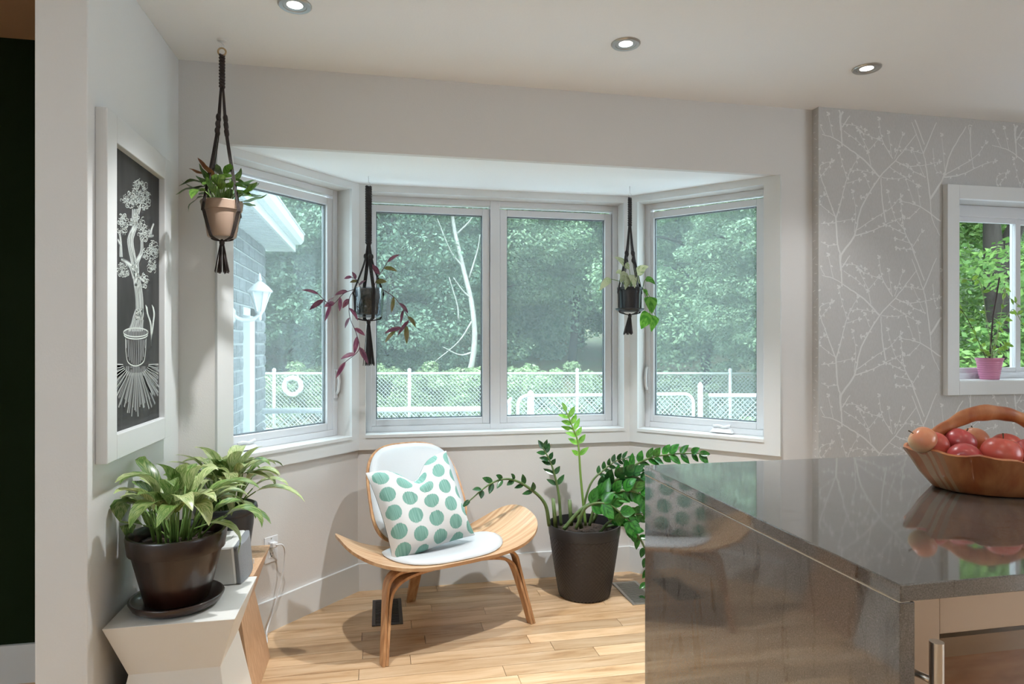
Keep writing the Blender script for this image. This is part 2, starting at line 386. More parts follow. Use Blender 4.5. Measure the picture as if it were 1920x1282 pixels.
# wallpaper print: traced branches, repeated every 1.04 m across and 0.69 m up
PRINT = mat('pearl_white_print', (.74, .73, .71), .6)
def cp(x, y):
    p = U(1500 + x/3.052, 180 + y/3.052, Y=YW); return (p.x, p.z)
BR = [([(235,1000),(235,910),(310,800),(350,640),(455,465),(545,370),(640,250),(668,215)], 10, 3),
 ([(455,465),(370,370),(270,295),(190,240),(80,208)], 8, 3), ([(310,800),(400,775),(490,735),(590,690)], 6, 2),
 ([(490,725),(470,600),(462,470)], 7, 4), ([(205,700),(235,600),(270,470),(332,350)], 7, 2), ([(205,700),(150,550),(110,410),(185,370)], 6, 2),
 ([(205,700),(215,850),(235,915)], 8, 7), ([(205,725),(150,728),(75,730)], 4, 2), ([(205,720),(300,705)], 3, 2), ([(240,290),(235,190),(225,105)], 7, 5), ([(240,180),(285,112)], 6, 4), ([(242,160),(310,168),(372,195)], 3, 2),
 ([(745,590),(720,400),(705,330),(640,150)], 7, 4), ([(705,330),(780,150)], 6, 4), ([(745,590),(820,465),(860,330),(950,175)], 10, 5), ([(820,465),(920,450),(1040,395),(1120,370)], 6, 2),
 ([(745,590),(755,700),(800,800)], 5, 3), ([(805,718),(690,635),(580,600)], 6, 3), ([(530,360),(470,250),(450,130)], 5, 2), ([(545,370),(610,400),(715,395),(800,375)], 5, 2),
 ([(720,465),(640,425),(612,395)], 4, 2), ([(660,900),(600,780),(585,690),(575,600)], 6, 2), ([(600,790),(520,750),(480,735)], 4, 2), ([(640,870),(700,770)], 4, 2), ([(640,870),(710,1055)], 6, 6),
 ([(400,530),(370,450)], 3, 2), ([(390,310),(330,190)], 3, 2), ([(388,318),(455,240)], 3, 2), ([(405,400),(390,318)], 4, 3), ([(975,180),(975,300),(990,405)], 6, 3), ([(985,170),(965,170),(975,230)], 4, 3),
 ([(510,405),(590,460),(680,515)], 3, 2), ([(600,460),(650,610)], 3, 2), ([(540,360),(590,215)], 3, 2), ([(465,465),(545,475),(625,458)], 3, 1.5), ([(250,200),(330,260),(385,320)], 3, 2), ([(830,440),(810,220)], 3, 2),
 ([(320,770),(440,690),(520,640),(580,570)], 4, 2), ([(310,780),(318,650),(300,545)], 3, 2), ([(200,690),(110,610),(140,560)], 3, 2), ([(270,480),(240,380),(220,290)], 3, 2), ([(280,430),(340,425),(415,440)], 3, 2), ([(265,500),(340,478)], 3, 1.5),
 ([(110,470),(160,410),(185,370)], 3, 2), ([(140,220),(90,120)], 3, 2), ([(190,240),(160,100)], 3, 2), ([(470,260),(400,230),(345,205)], 3, 2), ([(525,355),(505,205)], 3, 2), ([(715,470),(640,300)], 3, 1.5), ([(710,330),(620,310),(545,310)], 3, 2), ([(830,450),(1000,350),(1065,265)], 4, 2), ([(600,770),(540,690),(500,545)], 3, 2), ([(760,300),(775,420),(825,450)], 3, 2), ([(645,880),(600,875),(550,870)], 4, 2), ([(630,840),(545,815)], 3, 2), ([(690,640),(670,510)], 3, 2), ([(685,640),(620,700),(590,690)], 3, 2), ([(215,850),(150,850),(75,795)], 3, 2), ([(450,470),(390,560),(350,580)], 3, 2)]
PX_, PZ_ = 1.04, .69
pr = MB(); cnt = [0]; rnd = random.Random(5)
def inside(x, z):
    if not (2.104 < x < 4.4 and .55 < z < CZ - .004): return False
    return not (WX0 - cw - .001 < x < WX1 + cw and WZ0 - cw - .001 < z < WZ1 + cw)
def ribbon2(pts, w0, w1):
    """flat printed line on the wall"""
    n = len(pts)
    for i in range(n - 1):
        (xa, za), (xb, zb) = pts[i], pts[i+1]
        dx, dz = xb-xa, zb-za; l = math.hypot(dx, dz)
        if l < 1e-6 or not (inside(xa, za) and inside(xb, zb)): continue
        nx, nz = -dz/l, dx/l; a = lerp(w0, w1, i/(n-1))/2; b = lerp(w0, w1, (i+1)/(n-1))/2
        cnt[0] += 1; yy = YW - .0004 - 2e-5*(cnt[0] % 37)
        pr.add([(xa-nx*a, yy, za-nz*a), (xb-nx*b, yy, zb-nz*b), (xb+nx*b, yy, zb+nz*b), (xa+nx*a, yy, za+nz*a)], [(0, 1, 2, 3)])
def bud(x, z, ang, s):
    if not inside(x, z): return
    ca, sa = math.cos(ang), math.sin(ang); q = []; cnt[0] += 1; yy = YW - .0004 - 2e-5*(cnt[0] % 37)
    for k in range(7):
        t = 2*math.pi*k/7; u, v = s*math.cos(t), .55*s*math.sin(t); q.append((x + u*ca - v*sa, yy, z + u*sa + v*ca))
    pr.add(q, [tuple(range(7))])
CPX = 1/3.052*3.2/FPX
for ix in range(-1, 3):
    for iz in range(-3, 2):
        for pts, w0, w1 in BR:
            P = [Vector((*cp(*p), 0)) for p in pts]
            P = smooth_path(P, 5) if len(P) > 2 else [P[0].lerp(P[1], t/4) for t in range(5)]
            q = [(p.x + ix*PX_ + .0012*math.sin(41*j), p.y + iz*PZ_ + .0012*math.cos(29*j)) for j, p in enumerate(P)]
            ribbon2(q, max(w0, 2.6)*CPX*1.35, max(w1, 2)*CPX*1.2)
            if w1 <= 2.5:
                dx, dz = q[-1][0]-q[-2][0], q[-1][1]-q[-2][1]; an = math.atan2(dz, dx)
                for k in range(3): bud(q[-1][0] + .006*math.cos(k*2.2), q[-1][1] + .006*math.sin(k*2.2), an + k*.9, .008)
                for j in range(2, len(q) - 1, 2):
                    sd = 1 if j % 4 else -1
                    bud(q[j][0] + sd*.006*math.sin(an), q[j][1] - sd*.006*math.cos(an), an + sd*.7, .0075)
o = link('branch_print', pr.mesh('branch_print'), PRINT, WR)
# print on the narrow return of the wallpapered wall
rr = MB()
for k in range(46):
    z = .6 + k*.041; y = YW + .004 + rnd.random()*.02; a = rnd.uniform(-.6, .6); l = rnd.uniform(.01, .02)
    rr.add([(2.1013, y, z), (2.1013, y + l, z + a*l), (2.1013, y + l, z + a*l + .0035), (2.1013, y, z + .0035)], [(0, 1, 2, 3)])
link('branch_print', rr.mesh('branch_print'), PRINT, WR)

# ------------------------------------------------------------------ windows
PANE = glassmat('window_glass_teal', (.925, .985, .975), .45)
PANEC = glassmat('window_glass_clear', (.96, .98, .97), .7)
SCREEN = glassmat('insect_screen', (.95, .98, 1), 0.0, .21, (.84, .93, .95))
SPACER = mat('dark_glazing_gasket', (.05, .055, .07), .5)
def bay_window(i, n, label, panes, crank=None, lock=None):
    P, Q = POLY[i], POLY[i+1]; d = (Q-P).normalized(); nn = Vector((-d.y, d.x))
    M = Matrix(((d.x, nn.x, 0, P.x), (d.y, nn.y, 0, P.y), (0, 0, 1, 0), (0, 0, 0, 1)))
    s0, s1 = HOLE[i]; z0, z1 = HZ0 + .003, HZ1; base = M @ Vector(((s0+s1)/2, .1, z0))
    T = Thing(f'window_{n}', label, 'window', base, structure=True)
    fw = .03; ty0, ty1 = .085, .145
    f = MB(); f.box((s0, ty0, z0), (s0+fw, ty1, z1), M).box((s1-fw, ty0, z0), (s1, ty1, z1), M).box((s0+fw, ty0, z0), (s1-fw, ty1, z0+fw), M).box((s0+fw, ty0, z1-fw), (s1-fw, ty1, z1), M)
    if len(panes) == 2: f.box((panes[0][1]+.042, ty0-.004, z0), (panes[1][0]-.042, ty1, z1), M)
    T.part('frame', f, VINYL, bevel=.002)
    for a, b in panes:
        g0, g1 = .874, 1.992; sw = .04; s = MB()
        t0, t1 = .094, .135
        s.box((a-sw, t0, g0-sw+.004), (a, t1, g1+sw-.004), M).box((b, t0, g0-sw+.004), (b+sw, t1, g1+sw-.004), M).box((a, t0, g0-sw+.004), (b, t1, g0), M).box((a, t0, g1), (b, t1, g1+sw-.004), M)
        so = T.part('sash', s, VINYL, bevel=.003)
        q = MB(); e = .006; t0, t1 = .112, .124
        q.box((a, t0, g0), (a+e, t1, g1), M).box((b-e, t0, g0), (b, t1, g1), M).box((a, t0, g0), (b, t1, g0+e), M).box((a, t0, g1-e), (b, t1, g1), M)
        T.part('gasket', q, SPACER, so)
        T.part('pane', MB().box((a, .116, g0), (b, .121, g1), M), PANE, so)
        T.part('insect_screen', _scr(a, b, g0, g1, M), SCREEN, so)
    if crank is not None:
        k = MB(); k.loft([[M @ Vector((crank + x, y, z0+.004)) for x, y in ((-.062, .088), (.062, .088), (.062, .05), (-.062, .05))], [M @ Vector((crank + x, y, z0+.03)) for x, y in ((-.048, .088), (.048, .088), (.042, .068), (-.042, .068))]])
        ko = T.part('crank_cover', k, WHITEP, bevel=.004)
        h = MB(); h.tube([M @ Vector((crank + x, .066, z)) for x, z in ((-.045, z0+.036), (-.02, z0+.04), (.01, z0+.033), (.045, z0+.042))], [.007, .008, .007, .008], 8)
        T.part('crank_handle', h, WHITEP, ko, smooth=True)
    if lock is not None:
        l = MB(); l.box((lock-.011, .076, 1.00), (lock+.011, .086, 1.15), M)
        lo = T.part('lock_plate', l, WHITEP, bevel=.003)
        h = MB(); h.tube([M @ Vector((lock, y, z)) for y, z in ((.078, 1.02), (.062, 1.04), (.055, 1.09), (.066, 1.14), (.078, 1.145))], .008, 8)
        T.part('lock_lever', h, WHITEP, lo, smooth=True)
    return T
def _scr(a, b, g0, g1, M):
    m = MB(); m.add([M @ Vector(v) for v in ((a, .108, g0), (b, .108, g0), (b, .108, g1), (a, .108, g1))], [(0, 1, 2, 3)]); return m
bay_window(0, 1, 'left casement window of the bay looking onto the brick house wing', [(.145, .700)], crank=.20, lock=.745)
bay_window(1, 2, 'wide two-pane window in the middle of the bay', [(.092, .670), (.808, 1.383)])
bay_window(2, 3, 'right casement window of the bay looking onto the garden gate', [(.103, .671)], crank=.50, lock=.070)
T = Thing('window_4', 'small sliding window in the wallpapered wall', 'window', ((WX0+WX1)/2, YW+.1, WZ0), structure=True)
yf0, yf1 = YW+.10, YW+.155
f = MB(); fr_ = .035
f.box((WX0, yf0, WZ0), (WX0+fr_, yf1, WZ1)).box((WX1-fr_, yf0, WZ0), (WX1, yf1, WZ1)).box((WX0+fr_, yf0, WZ0), (WX1-fr_, yf1, WZ0+fr_)).box((WX0+fr_, yf0, WZ1-.06), (WX1-fr_, yf1, WZ1))
T.part('frame', f, VINYL, bevel=.002)
T.part('sill', MB().box((WX0, YW-.02, WZ0-.012), (WX1, yf0, WZ0+.003)), TRIM)
for a, b, yy in ((WX0+.03, 3.43, yf0+.012), (3.40, WX1-.03, yf0+.032)):
    s = MB(); w_ = .032; z0, z1 = WZ0+.03, WZ1-.055
    s.box((a, yy, z0), (a+w_, yy+.018, z1)).box((b-w_, yy, z0), (b, yy+.018, z1)).box((a+w_, yy, z0), (b-w_, yy+.018, z0+w_)).box((a+w_, yy, z1-w_), (b-w_, yy+.018, z1))
    so = T.part('sash', s, VINYL, bevel=.002)
    T.part('pane', MB().box((a+w_, yy+.007, z0+w_), (b-w_, yy+.011, z1-w_)), PANEC, so)

# ------------------------------------------------------------------ downlights
LAMP = emis('lamp_lens', (1.0, .95, .88), 9)
def downlight(x, y, label, power, first=None, group='recessed ceiling downlights', ang=92, colr=(.96, .985, 1.0)):
    T = Thing('ceiling_downlight', label, 'downlight', (x, y, CZ), group=group)
    T.part('trim_ring', MB().lathe([(.036, CZ-.001), (.040, CZ-.006), (.052, CZ-.007), (.056, CZ-.003), (.056, CZ+.001), (.036, CZ+.001)], (x, y, 0), 36, cap=False), NICKEL, sharp=40)
    T.part('baffle', MB().lathe([(.038, CZ-.004), (.035, CZ-.0045), (.026, CZ-.0012), (.024, CZ-.0012)], (x, y, 0), 32, cap=False), NICKEL, smooth=True)
    T.part('lens', MB().lathe([(.001, CZ-.0028), (.018, CZ-.0026), (.0265, CZ-.0014)], (x, y, 0), 28), LAMP, smooth=True)
    d = bpy.data.lights.new('downlight_bulb', 'SPOT'); d.energy = power; d.color = colr
    d.spot_size = R(ang); d.spot_blend = .75; d.shadow_soft_size = .022
    o = bpy.data.objects.new('downlight_bulb', d); COL.objects.link(o); o.parent = T.e; o.location = (0, 0, -.022)
    return T
SP = 100
downlight(-.284, 2.33, 'downlight in ceiling nearest the chalkboard wall', SP*1.15)
downlight(.93, 2.38, 'middle downlight in ceiling in front of the bay', SP*1.85)
downlight(2.006, 2.393, 'downlight in ceiling nearest the wallpapered wall', SP*.22)
for x, w_ in ((-.284, 'left'), (.93, 'middle'), (2.006, 'right')): downlight(x, .6, f'{w_} added fill downlight, unseen, over the near side of the island', SP*.2, colr=(1.0, .86, .70))  # added out of view as warm fill
for x, w_ in ((-2.0, 'left'), (.4, 'middle'), (2.6, 'right')): downlight(x, -1.6, f'{w_} added fill downlight, unseen, at the back of the kitchen', SP*.35, colr=(1.0, .84, .66))  # back row, likewise added for warm fill behind the camera
downlight(-2.2, 1.0, 'warm downlight in ceiling of the hall', 40, colr=(1.0, .72, .48))

tl = Thing('added_uplighter', 'added unseen uplighter brightening the ceiling from behind the camera', 'floor lamp', (-2.8, -1.2, 0))  # added lamp, out of view, washing the ceiling with fill
tl.part('base', MB().lathe([(.15, 0), (.15, .02), (.02, .035)], (-2.8, -1.2, 0), 28), WHITEP, sharp=40)
tl.part('pole', MB().tube([(-2.8, -1.2, .03), (-2.8, -1.2, 1.72)], .012, 10), WHITEP, smooth=True)
tl.part('shade', MB().lathe([(.02, 1.70), (.10, 1.74), (.17, 1.84), (.165, 1.84), (.09, 1.755), (.02, 1.72)], (-2.8, -1.2, 0), 28, cap=False), WHITEP, smooth=True)
tl.part('bulb', MB().ball((-2.8, -1.2, 1.765), .03, 12, 8), LAMP, smooth=True)
d = bpy.data.lights.new('fill_uplight', 'SPOT'); d.energy = 330; d.color = (.76, .90, 1.0); d.spot_size = R(165); d.spot_blend = .4; d.shadow_soft_size = .05
o = bpy.data.objects.new('fill_uplight', d); COL.objects.link(o); o.parent = tl.e; o.location = (0, 0, 1.83); o.rotation_euler = (math.pi, 0, 0)

# ------------------------------------------------------------------ island
IX0, IY0, IY1, IZ = .778, .857, 1.842, .92
IX1 = 3.1
T = Thing('kitchen_island', 'kitchen island with dark polished stone top and waterfall end panel', 'island', (1.9, 1.35, 0))
T.part('countertop', MB().box((IX0, IY0, IZ-.027), (IX1, IY1, IZ)), STONE, bevel=.002)
T.part('end_panel', MB().box((IX0+.001, IY0+.003, 0), (IX0+.028, IY1-.003, IZ-.029)), STONE, bevel=.0015)
T.part('seam', MB().box((IX0+.0005, IY0+.004, IZ-.029), (IX0+.02, IY1-.004, IZ-.027)), mat('pale_joint_filler', (.5, .45, .38), .6))
T.part('cabinet_body', MB().box((IX0+.028, 1.0, .10), (IX1-.03, IY1-.02, IZ-.028)).box((1.47, .93, .10), (IX1-.03, 1.0, IZ-.028)), mat('cabinet_laminate', (.45, .36, .28), .5), bevel=.001)
for k in range(2):
    x0 = 1.475 + k*.8
    dr = T.part('door', MB().box((x0, .912, .12), (x0+.78, .93, IZ-.04)), mat('cabinet_door_%d' % k, (.45, .36, .28), .45), bevel=.002)
    T.part('handle', MB().tube([(x0+.1, .90, .3), (x0+.1, .885, .3), (x0+.1, .885, .6), (x0+.1, .90, .6), (x0+.1, .914, .6)], .007, 8), STEEL, dr, smooth=True)
T.part('toe_kick', MB().box((IX0+.03, 1.02, 0), (IX1-.05, IY1-.08, .1)), DARK)
W_ = Thing('wine_cooler', 'stainless wine cooler with dark glass door under the island top', 'wine cooler', (1.13, .96, .05))
FX0, FX1, FY = .81, 1.465, .908
SATIN = mat('warm_satin_steel', (.42, .33, .255), .38, metal=.8)
fm = MB(); fwid = .088
fm.box((FX0, FY, .11), (FX0+fwid, FY+.03, .885)).box((FX1-fwid, FY, .11), (FX1, FY+.03, .885)).box((FX0+fwid, FY, .812), (FX1-fwid, FY+.03, .885)).box((FX0+fwid, FY, .11), (FX1-fwid, FY+.03, .19))
dr = W_.part('door_frame', fm, SATIN, bevel=.001)
W_.part('glass', MB().box((FX0+fwid, FY+.006, .19), (FX1-fwid, FY+.012, .812)), glassmat('smoked_glass', (.82, .78, .74), 1.0), dr)
W_.part('cabinet', MB().box((FX0, FY+.085, .11), (FX1, FY+.09, .885)).box((FX0, FY+.03, .11), (FX0+.02, FY+.085, .885)).box((FX1-.02, FY+.03, .11), (FX1, FY+.085, .885)).box((FX0, FY+.03, .865), (FX1, FY+.085, .885)), DARK)
SHW = mat('shelf_front_wood', (.50, .27, .15), .45, noise=(6, (.36, .17, .09), 5, (2, 9, 9)))
for k in range(3):
    z = .789 - k*.20
    sh = W_.part('shelf', MB().box((FX0+.03, FY+.034, z-.150), (FX1-.03, FY+.08, z-.034)), SHW)
    W_.part('shelf_trim', MB().box((FX0+.03, FY+.030, z-.033), (FX1-.03, FY+.082, z)), mat('shelf_trim_steel', (.45, .34, .24), .4, metal=.3) if 'shelf_trim_steel' not in bpy.data.materials else bpy.data.materials['shelf_trim_steel'], sh)
h = MB().tube([(.853, .868, .16), (.853, .868, .822)], .0105, 20)
ho = W_.part('handle', h, STEEL, sharp=40)
for z in (.26, .762): W_.part('standoff', MB().tube([(.835, .908, z), (.853, .868, z-.004)], .0055, 10), STEEL, ho, smooth=True)

# ------------------------------------------------------------------ floor registers
def register(x, y, wx, wy, col, label):
    T = Thing('floor_register', label, 'floor vent', (x, y, 0))
    f = MB(); fw = .016; zz = .005
    f.box((x-wx/2, y-wy/2, .0), (x-wx/2+fw, y+wy/2, zz)).box((x+wx/2-fw, y-wy/2, 0), (x+wx/2, y+wy/2, zz)).box((x-wx/2+fw, y-wy/2, 0), (x+wx/2-fw, y-wy/2+fw, zz)).box((x-wx/2+fw, y+wy/2-fw, 0), (x+wx/2-fw, y+wy/2, zz))
    T.part('frame', f, col, bevel=.0015)
    T.part('duct', MB().box((x-wx/2+fw, y-wy/2+fw, .0003), (x+wx/2-fw, y+wy/2-fw, .0008)), DARK)
    n = 17; yy0 = y-wy/2+fw; st = (wy-2*fw)/n
    for k in range(n):
        yc = yy0 + (k+.5)*st
        T.part('louver', MB().box((x-wx/2+fw, yc-st*.26, .001), (x+wx/2-fw, yc+st*.26, .0042)), col)
register(.035, 3.175, .14, .30, mat('dark_bronze', (.08, .075, .08), .35, metal=.8), 'dark metal floor vent behind the leg of the lounge chair')
register(1.285, 3.165, .14, .30, NICKEL, 'brushed nickel floor vent between wicker planter and island')

# ------------------------------------------------------------------ lounge chair
T = Thing('lounge_chair', 'three-legged bent oak shell lounge chair with white leather pads', 'chair', (.350, 2.79, 0), R(22), local=True)
def seat_z(x, y):
    a = abs(x)/.49
    return .336 + .150*a**2.6 + .20*(y-.205)*a**2 + .03*max(0, (.2-y)/.25)**2 - .028*max(0, (y-.2)/.25)
def shell(outline, zfun, t, nr=10, dirn=Vector((0, 0, 1))):
    """sheet of plywood over a plan outline, thickness t"""
    c = Vector((0, 0)); n = len(outline); cx = sum(p[0] for p in outline)/n; cy = sum(p[1] for p in outline)/n
    rings = []
    for i in range(nr+1):
        s_ = max(i/nr, .002); rings.append([(cx + (p[0]-cx)*s_, cy + (p[1]-cy)*s_) for p in outline])
    top = [[zfun(*p) for p in r] for r in rings]
    bot = [[zfun(*p, t) for p in r] for r in rings]
    return MB().loft(top + bot[::-1], cap=True)
NO = 56
def seat_pt(x, y, dz=0): return Vector((x, y, seat_z(x, y) - dz))
so_ = []
for k in range(NO):
    t = 2*math.pi*k/NO; cx_, sy_ = math.cos(t), math.sin(t)
    so_.append((.470*math.copysign(abs(cx_)**.56, cx_), .205 + (.26 if sy_ < 0 else .25)*math.copysign(abs(sy_)**.78, sy_)))
so = T.part('seat', shell(so_, seat_pt, .014), OAKX, sharp=50)
po = [(.285*math.copysign(abs(math.cos(2*math.pi*k/NO))**.9, math.cos(2*math.pi*k/NO)), .175 + .20*math.sin(2*math.pi*k/NO)) for k in range(NO)]
def pad_pt(x, y, dz=0):
    q = math.hypot(x/.285, (y-.175)/.20); q = min(q, 1)
    return Vector((x, y, seat_z(x, y) + (.002 if dz else .006 + .026*(1-q**6)**.5)))
T.part('seat_pad', shell(po, pad_pt, 1), LEATHER, smooth=True)
# backrest: sheet in (u across, v up) bent back and hollowed
def back_frame(u, v):
    y = .375 + .215*v + .03*v*v - .55*u*u
    return Vector((u, y, .345 + .435*v))
bo_ = []
for k in range(NO):
    t = 2*math.pi*k/NO; c_, s_ = math.cos(t), math.sin(t)
    v = .5 + .5*math.copysign(abs(s_)**.62, s_); wd = .262 - .030*v
    bo_.append((wd*math.copysign(abs(c_)**.62, c_), v))
BN = Vector((0, .90, -.43))
def back_pt(u, v, dz=0): return back_frame(u, v) + BN*(dz)
T.part('backrest', shell(bo_, back_pt, .013), OAK, sharp=50)
def bpad_pt(u, v, dz=0):
    q = max(abs(u)/.242, abs(v-.5)/.485); q = min(q, 1)
    return back_frame(u*.955, .5 + (v-.5)*.965) - BN*(.002 if dz else .004 + .022*(1-q**5)**.5)
T.part('back_pad', shell(bo_, bpad_pt, 1), LEATHER, smooth=True)
def strip(path, widths, wdir, th, noff):
    """laminated wood strip along path with width along wdir"""
    P = smooth_path(path, 6); n = len(P); m = MB(); rings = []; wdir = Vector(wdir)
    wl = [lerp(widths[0], widths[1], i/(n-1)) for i in range(n)]
    for i, p in enumerate(P):
        t = (P[min(i+1, n-1)] - P[max(i-1, 0)]).normalized(); nn = t.cross(wdir).normalized()
        a = nn*(noff); b = nn*(noff+th); wv = wdir*wl[i]/2
        rings.append([p-wv+a, p+wv+a, p+wv+b, p-wv+b])
    return m.loft(rings)
for sx in (-1, 1):
    pts = [(sx*x, y, z) for x, y, z in ((.06, .10, .322), (.20, .095, .330), (.268, .085, .330), (.310, .075, .305), (.326, .066, .25), (.348, .03, .11), (.366, .0, .0))]
    g = T.part('leg', strip(pts, (.075, .036), (0, 1, 0), .0125, -.0062), OAK, bevel=.002)
    pts = [(sx*x, y, z) for x, y, z in ((.10, .10, .316), (.18, .095, .310), (.243, .085, .299), (.285, .075, .276), (.309, .066, .235), (.3345, .03, .11), (.3525, .0, .0))]
    T.part('inner_lamination', strip(pts, (.075, .036), (0, 1, 0), .0125, -.0062), OAK, g, bevel=.002)
    T.part('foot_glide', MB().lathe([(.011, 0), (.011, .004)], (sx*.360, 0, 0), 12), BLACK, g)
pts = [(0, .12, .315), (0, .30, .295), (0, .37, .285), (0, .42, .255), (0, .45, .20), (0, .50, .08), (0, .53, 0)]
g = T.part('leg', strip(pts, (.085, .045), (1, 0, 0), .014, -.007), OAK, bevel=.002)
pts = [(0, .20, .292), (0, .34, .300), (0, .405, .335), (0, .45, .42), (0, .50, .52)]
T.part('back_bracket', strip(pts, (.08, .06), (1, 0, 0), .012, -.006), OAK, bevel=.002)

# cushion: white with green ikat dots, chopped at the top
def dots_mat():
    m = bpy.data.materials.new('ikat_dot_fabric'); m.use_nodes = True; nt = m.node_tree; N = nt.nodes; L = nt.links
    b = N['Principled BSDF']; b.inputs['Roughness'].default_value = .9; uvn = N.new('ShaderNodeUVMap')
    def M_(op, a, bb=None, c=None):
        n = N.new('ShaderNodeMath'); n.operation = op
        for i, v in enumerate((a, bb, c)):
            if v is None: continue
            if isinstance(v, (int, float)): n.inputs[i].default_value = v
            else: L.new(v, n.inputs[i])
        return n.outputs[0]
    ns = N.new('ShaderNodeTexNoise'); ns.inputs['Scale'].default_value = 1; ns.inputs['Detail'].default_value = 2
    mp = N.new('ShaderNodeMapping'); mp.inputs['Scale'].default_value = (150, 4, 1); L.new(uvn.outputs[0], mp.inputs[0]); L.new(mp.outputs[0], ns.inputs['Vector'])
    sp = N.new('ShaderNodeSeparateXYZ'); L.new(uvn.outputs[0], sp.inputs[0])
    jit = M_('MULTIPLY', M_('SUBTRACT', ns.outputs[0], .5), .16)
    col = M_('MULTIPLY', sp.outputs[0], 4.6); ci = M_('FLOOR', col); fx = M_('SUBTRACT', M_('FRACT', col), .5)
    odd = M_('MULTIPLY', M_('MODULO', ci, 2), .5)
    rowv = M_('ADD', M_('ADD', M_('MULTIPLY', sp.outputs[1], 5.0), odd), jit); fy = M_('SUBTRACT', M_('FRACT', rowv), .5)
    d2 = M_('ADD', M_('POWER', M_('DIVIDE', fx, .385), 2), M_('POWER', M_('DIVIDE', fy, .40), 2))
    inn = M_('LESS_THAN', d2, 1)
    r = N.new('ShaderNodeValToRGB'); e = r.color_ramp.elements; e[0].position = .3; e[0].color = (.10, .235, .19, 1); e[1].position = .7; e[1].color = (.22, .40, .345, 1); L.new(ns.outputs[0], r.inputs[0])
    mx = N.new('ShaderNodeMix'); mx.data_type = 'RGBA'; mx.inputs[6].default_value = (.585, .59, .585, 1); L.new(inn, mx.inputs[0]); L.new(r.outputs[0], mx.inputs[7])
    L.new(mx.outputs[2], b.inputs['Base Color'])
    return m
def cushion():
    n = 22; S = .205; m = MB()
    def side(sg):
        vs = []; uv = []
        for j in range(n+1):
            for i in range(n+1):
                u = -1 + 2*i/n; v = -1 + 2*j/n
                pin = 1 - .07*(1-abs(v)**2.2)*abs(u)**3; pin2 = 1 - .06*(1-abs(u)**2.2)*abs(v)**3
                x = S*u*pin; y = S*v*pin2
                chop = math.exp(-(u/.33)**2) * max(0, (v+.1)/1.1)**1.6
                y -= .085*chop
                t = .075*max(0, (1-abs(u)**3.0))**.55*max(0, (1-abs(v)**3.0))**.55
                t *= 1 - .62*chop
                t += .006*math.sin(5*u+3*v)*(1-u*u)*(1-v*v) + .010*math.exp(-((u-.1)/.2)**2-((v-.45)/.14)**2)*sg
                vs.append((x, y, sg*(t + .002))); uv.append(((u+1)/2, (v+1)/2))
        fs = []
        for j in range(n):
            for i in range(n):
                a = j*(n+1)+i; f = (a, a+1, a+n+2, a+n+1); fs.append(f if sg > 0 else f[::-1])
        m.add(vs, fs, uv)
    side(1); side(-1); return m
cm = cushion()
co = link('throw_cushion', cm.mesh('throw_cushion', True), dots_mat())
tag(co, 'white square cushion with green dots leaning on the lounge chair', 'cushion')
fwd = Vector((math.sin(R(22)), -math.cos(R(22)), 0))
nrm = (fwd*math.cos(R(24)) + Vector((-.06, 0, 1))*math.sin(R(24))).normalized()
side_ = Vector((0, 0, 1)).cross(nrm).normalized(); up_ = nrm.cross(side_)
ro = R(9); sx_ = side_*math.cos(ro) + up_*math.sin(ro); uy_ = nrm.cross(sx_)
CC = U(790, 946, Z=2.93)
co.matrix_world = Matrix(((sx_.x, uy_.x, nrm.x, CC.x), (sx_.y, uy_.y, nrm.y, CC.y), (sx_.z, uy_.z, nrm.z, CC.z), (0, 0, 0, 1)))

# ------------------------------------------------------------------ stools
def stool(x0, x1, y0, y1, h, mat_, label, zw=.295, ins=.052):
    def rect(i, z): return [Vector(p) for p in ((x0+i, y0+i, z), (x1-i, y0+i, z), (x1-i, y1-i, z), (x0+i, y1-i, z))]
    m = MB().loft([rect(0, 0), rect(ins, zw), rect(0, h)])
    cx, cy = (x0+x1)/2, (y0+y1)/2
    m.v = [(v[0]-cx, v[1]-cy, v[2]) for v in m.v]
    o = link('hourglass_stool', m.mesh('hourglass_stool'), mat_, None, (cx, cy, 0)); bev(o, .0012, 1)
    return tag(o, label, 'stool', 'hourglass stools by the wall')
HS = .458
stool(-.789, -.427, 2.088, 2.455, HS, mat('white_lacquer', (.76, .74, .70), .3), 'white faceted hourglass stool carrying the brown pot')
stool(-.789, -.440, 2.457, 2.824, HS, mat('ash_wood', (.66, .42, .25), .45, noise=(7, (.54, .31, .17), 6, (14, 14, 1.2))), 'wooden faceted hourglass stool behind the white one')

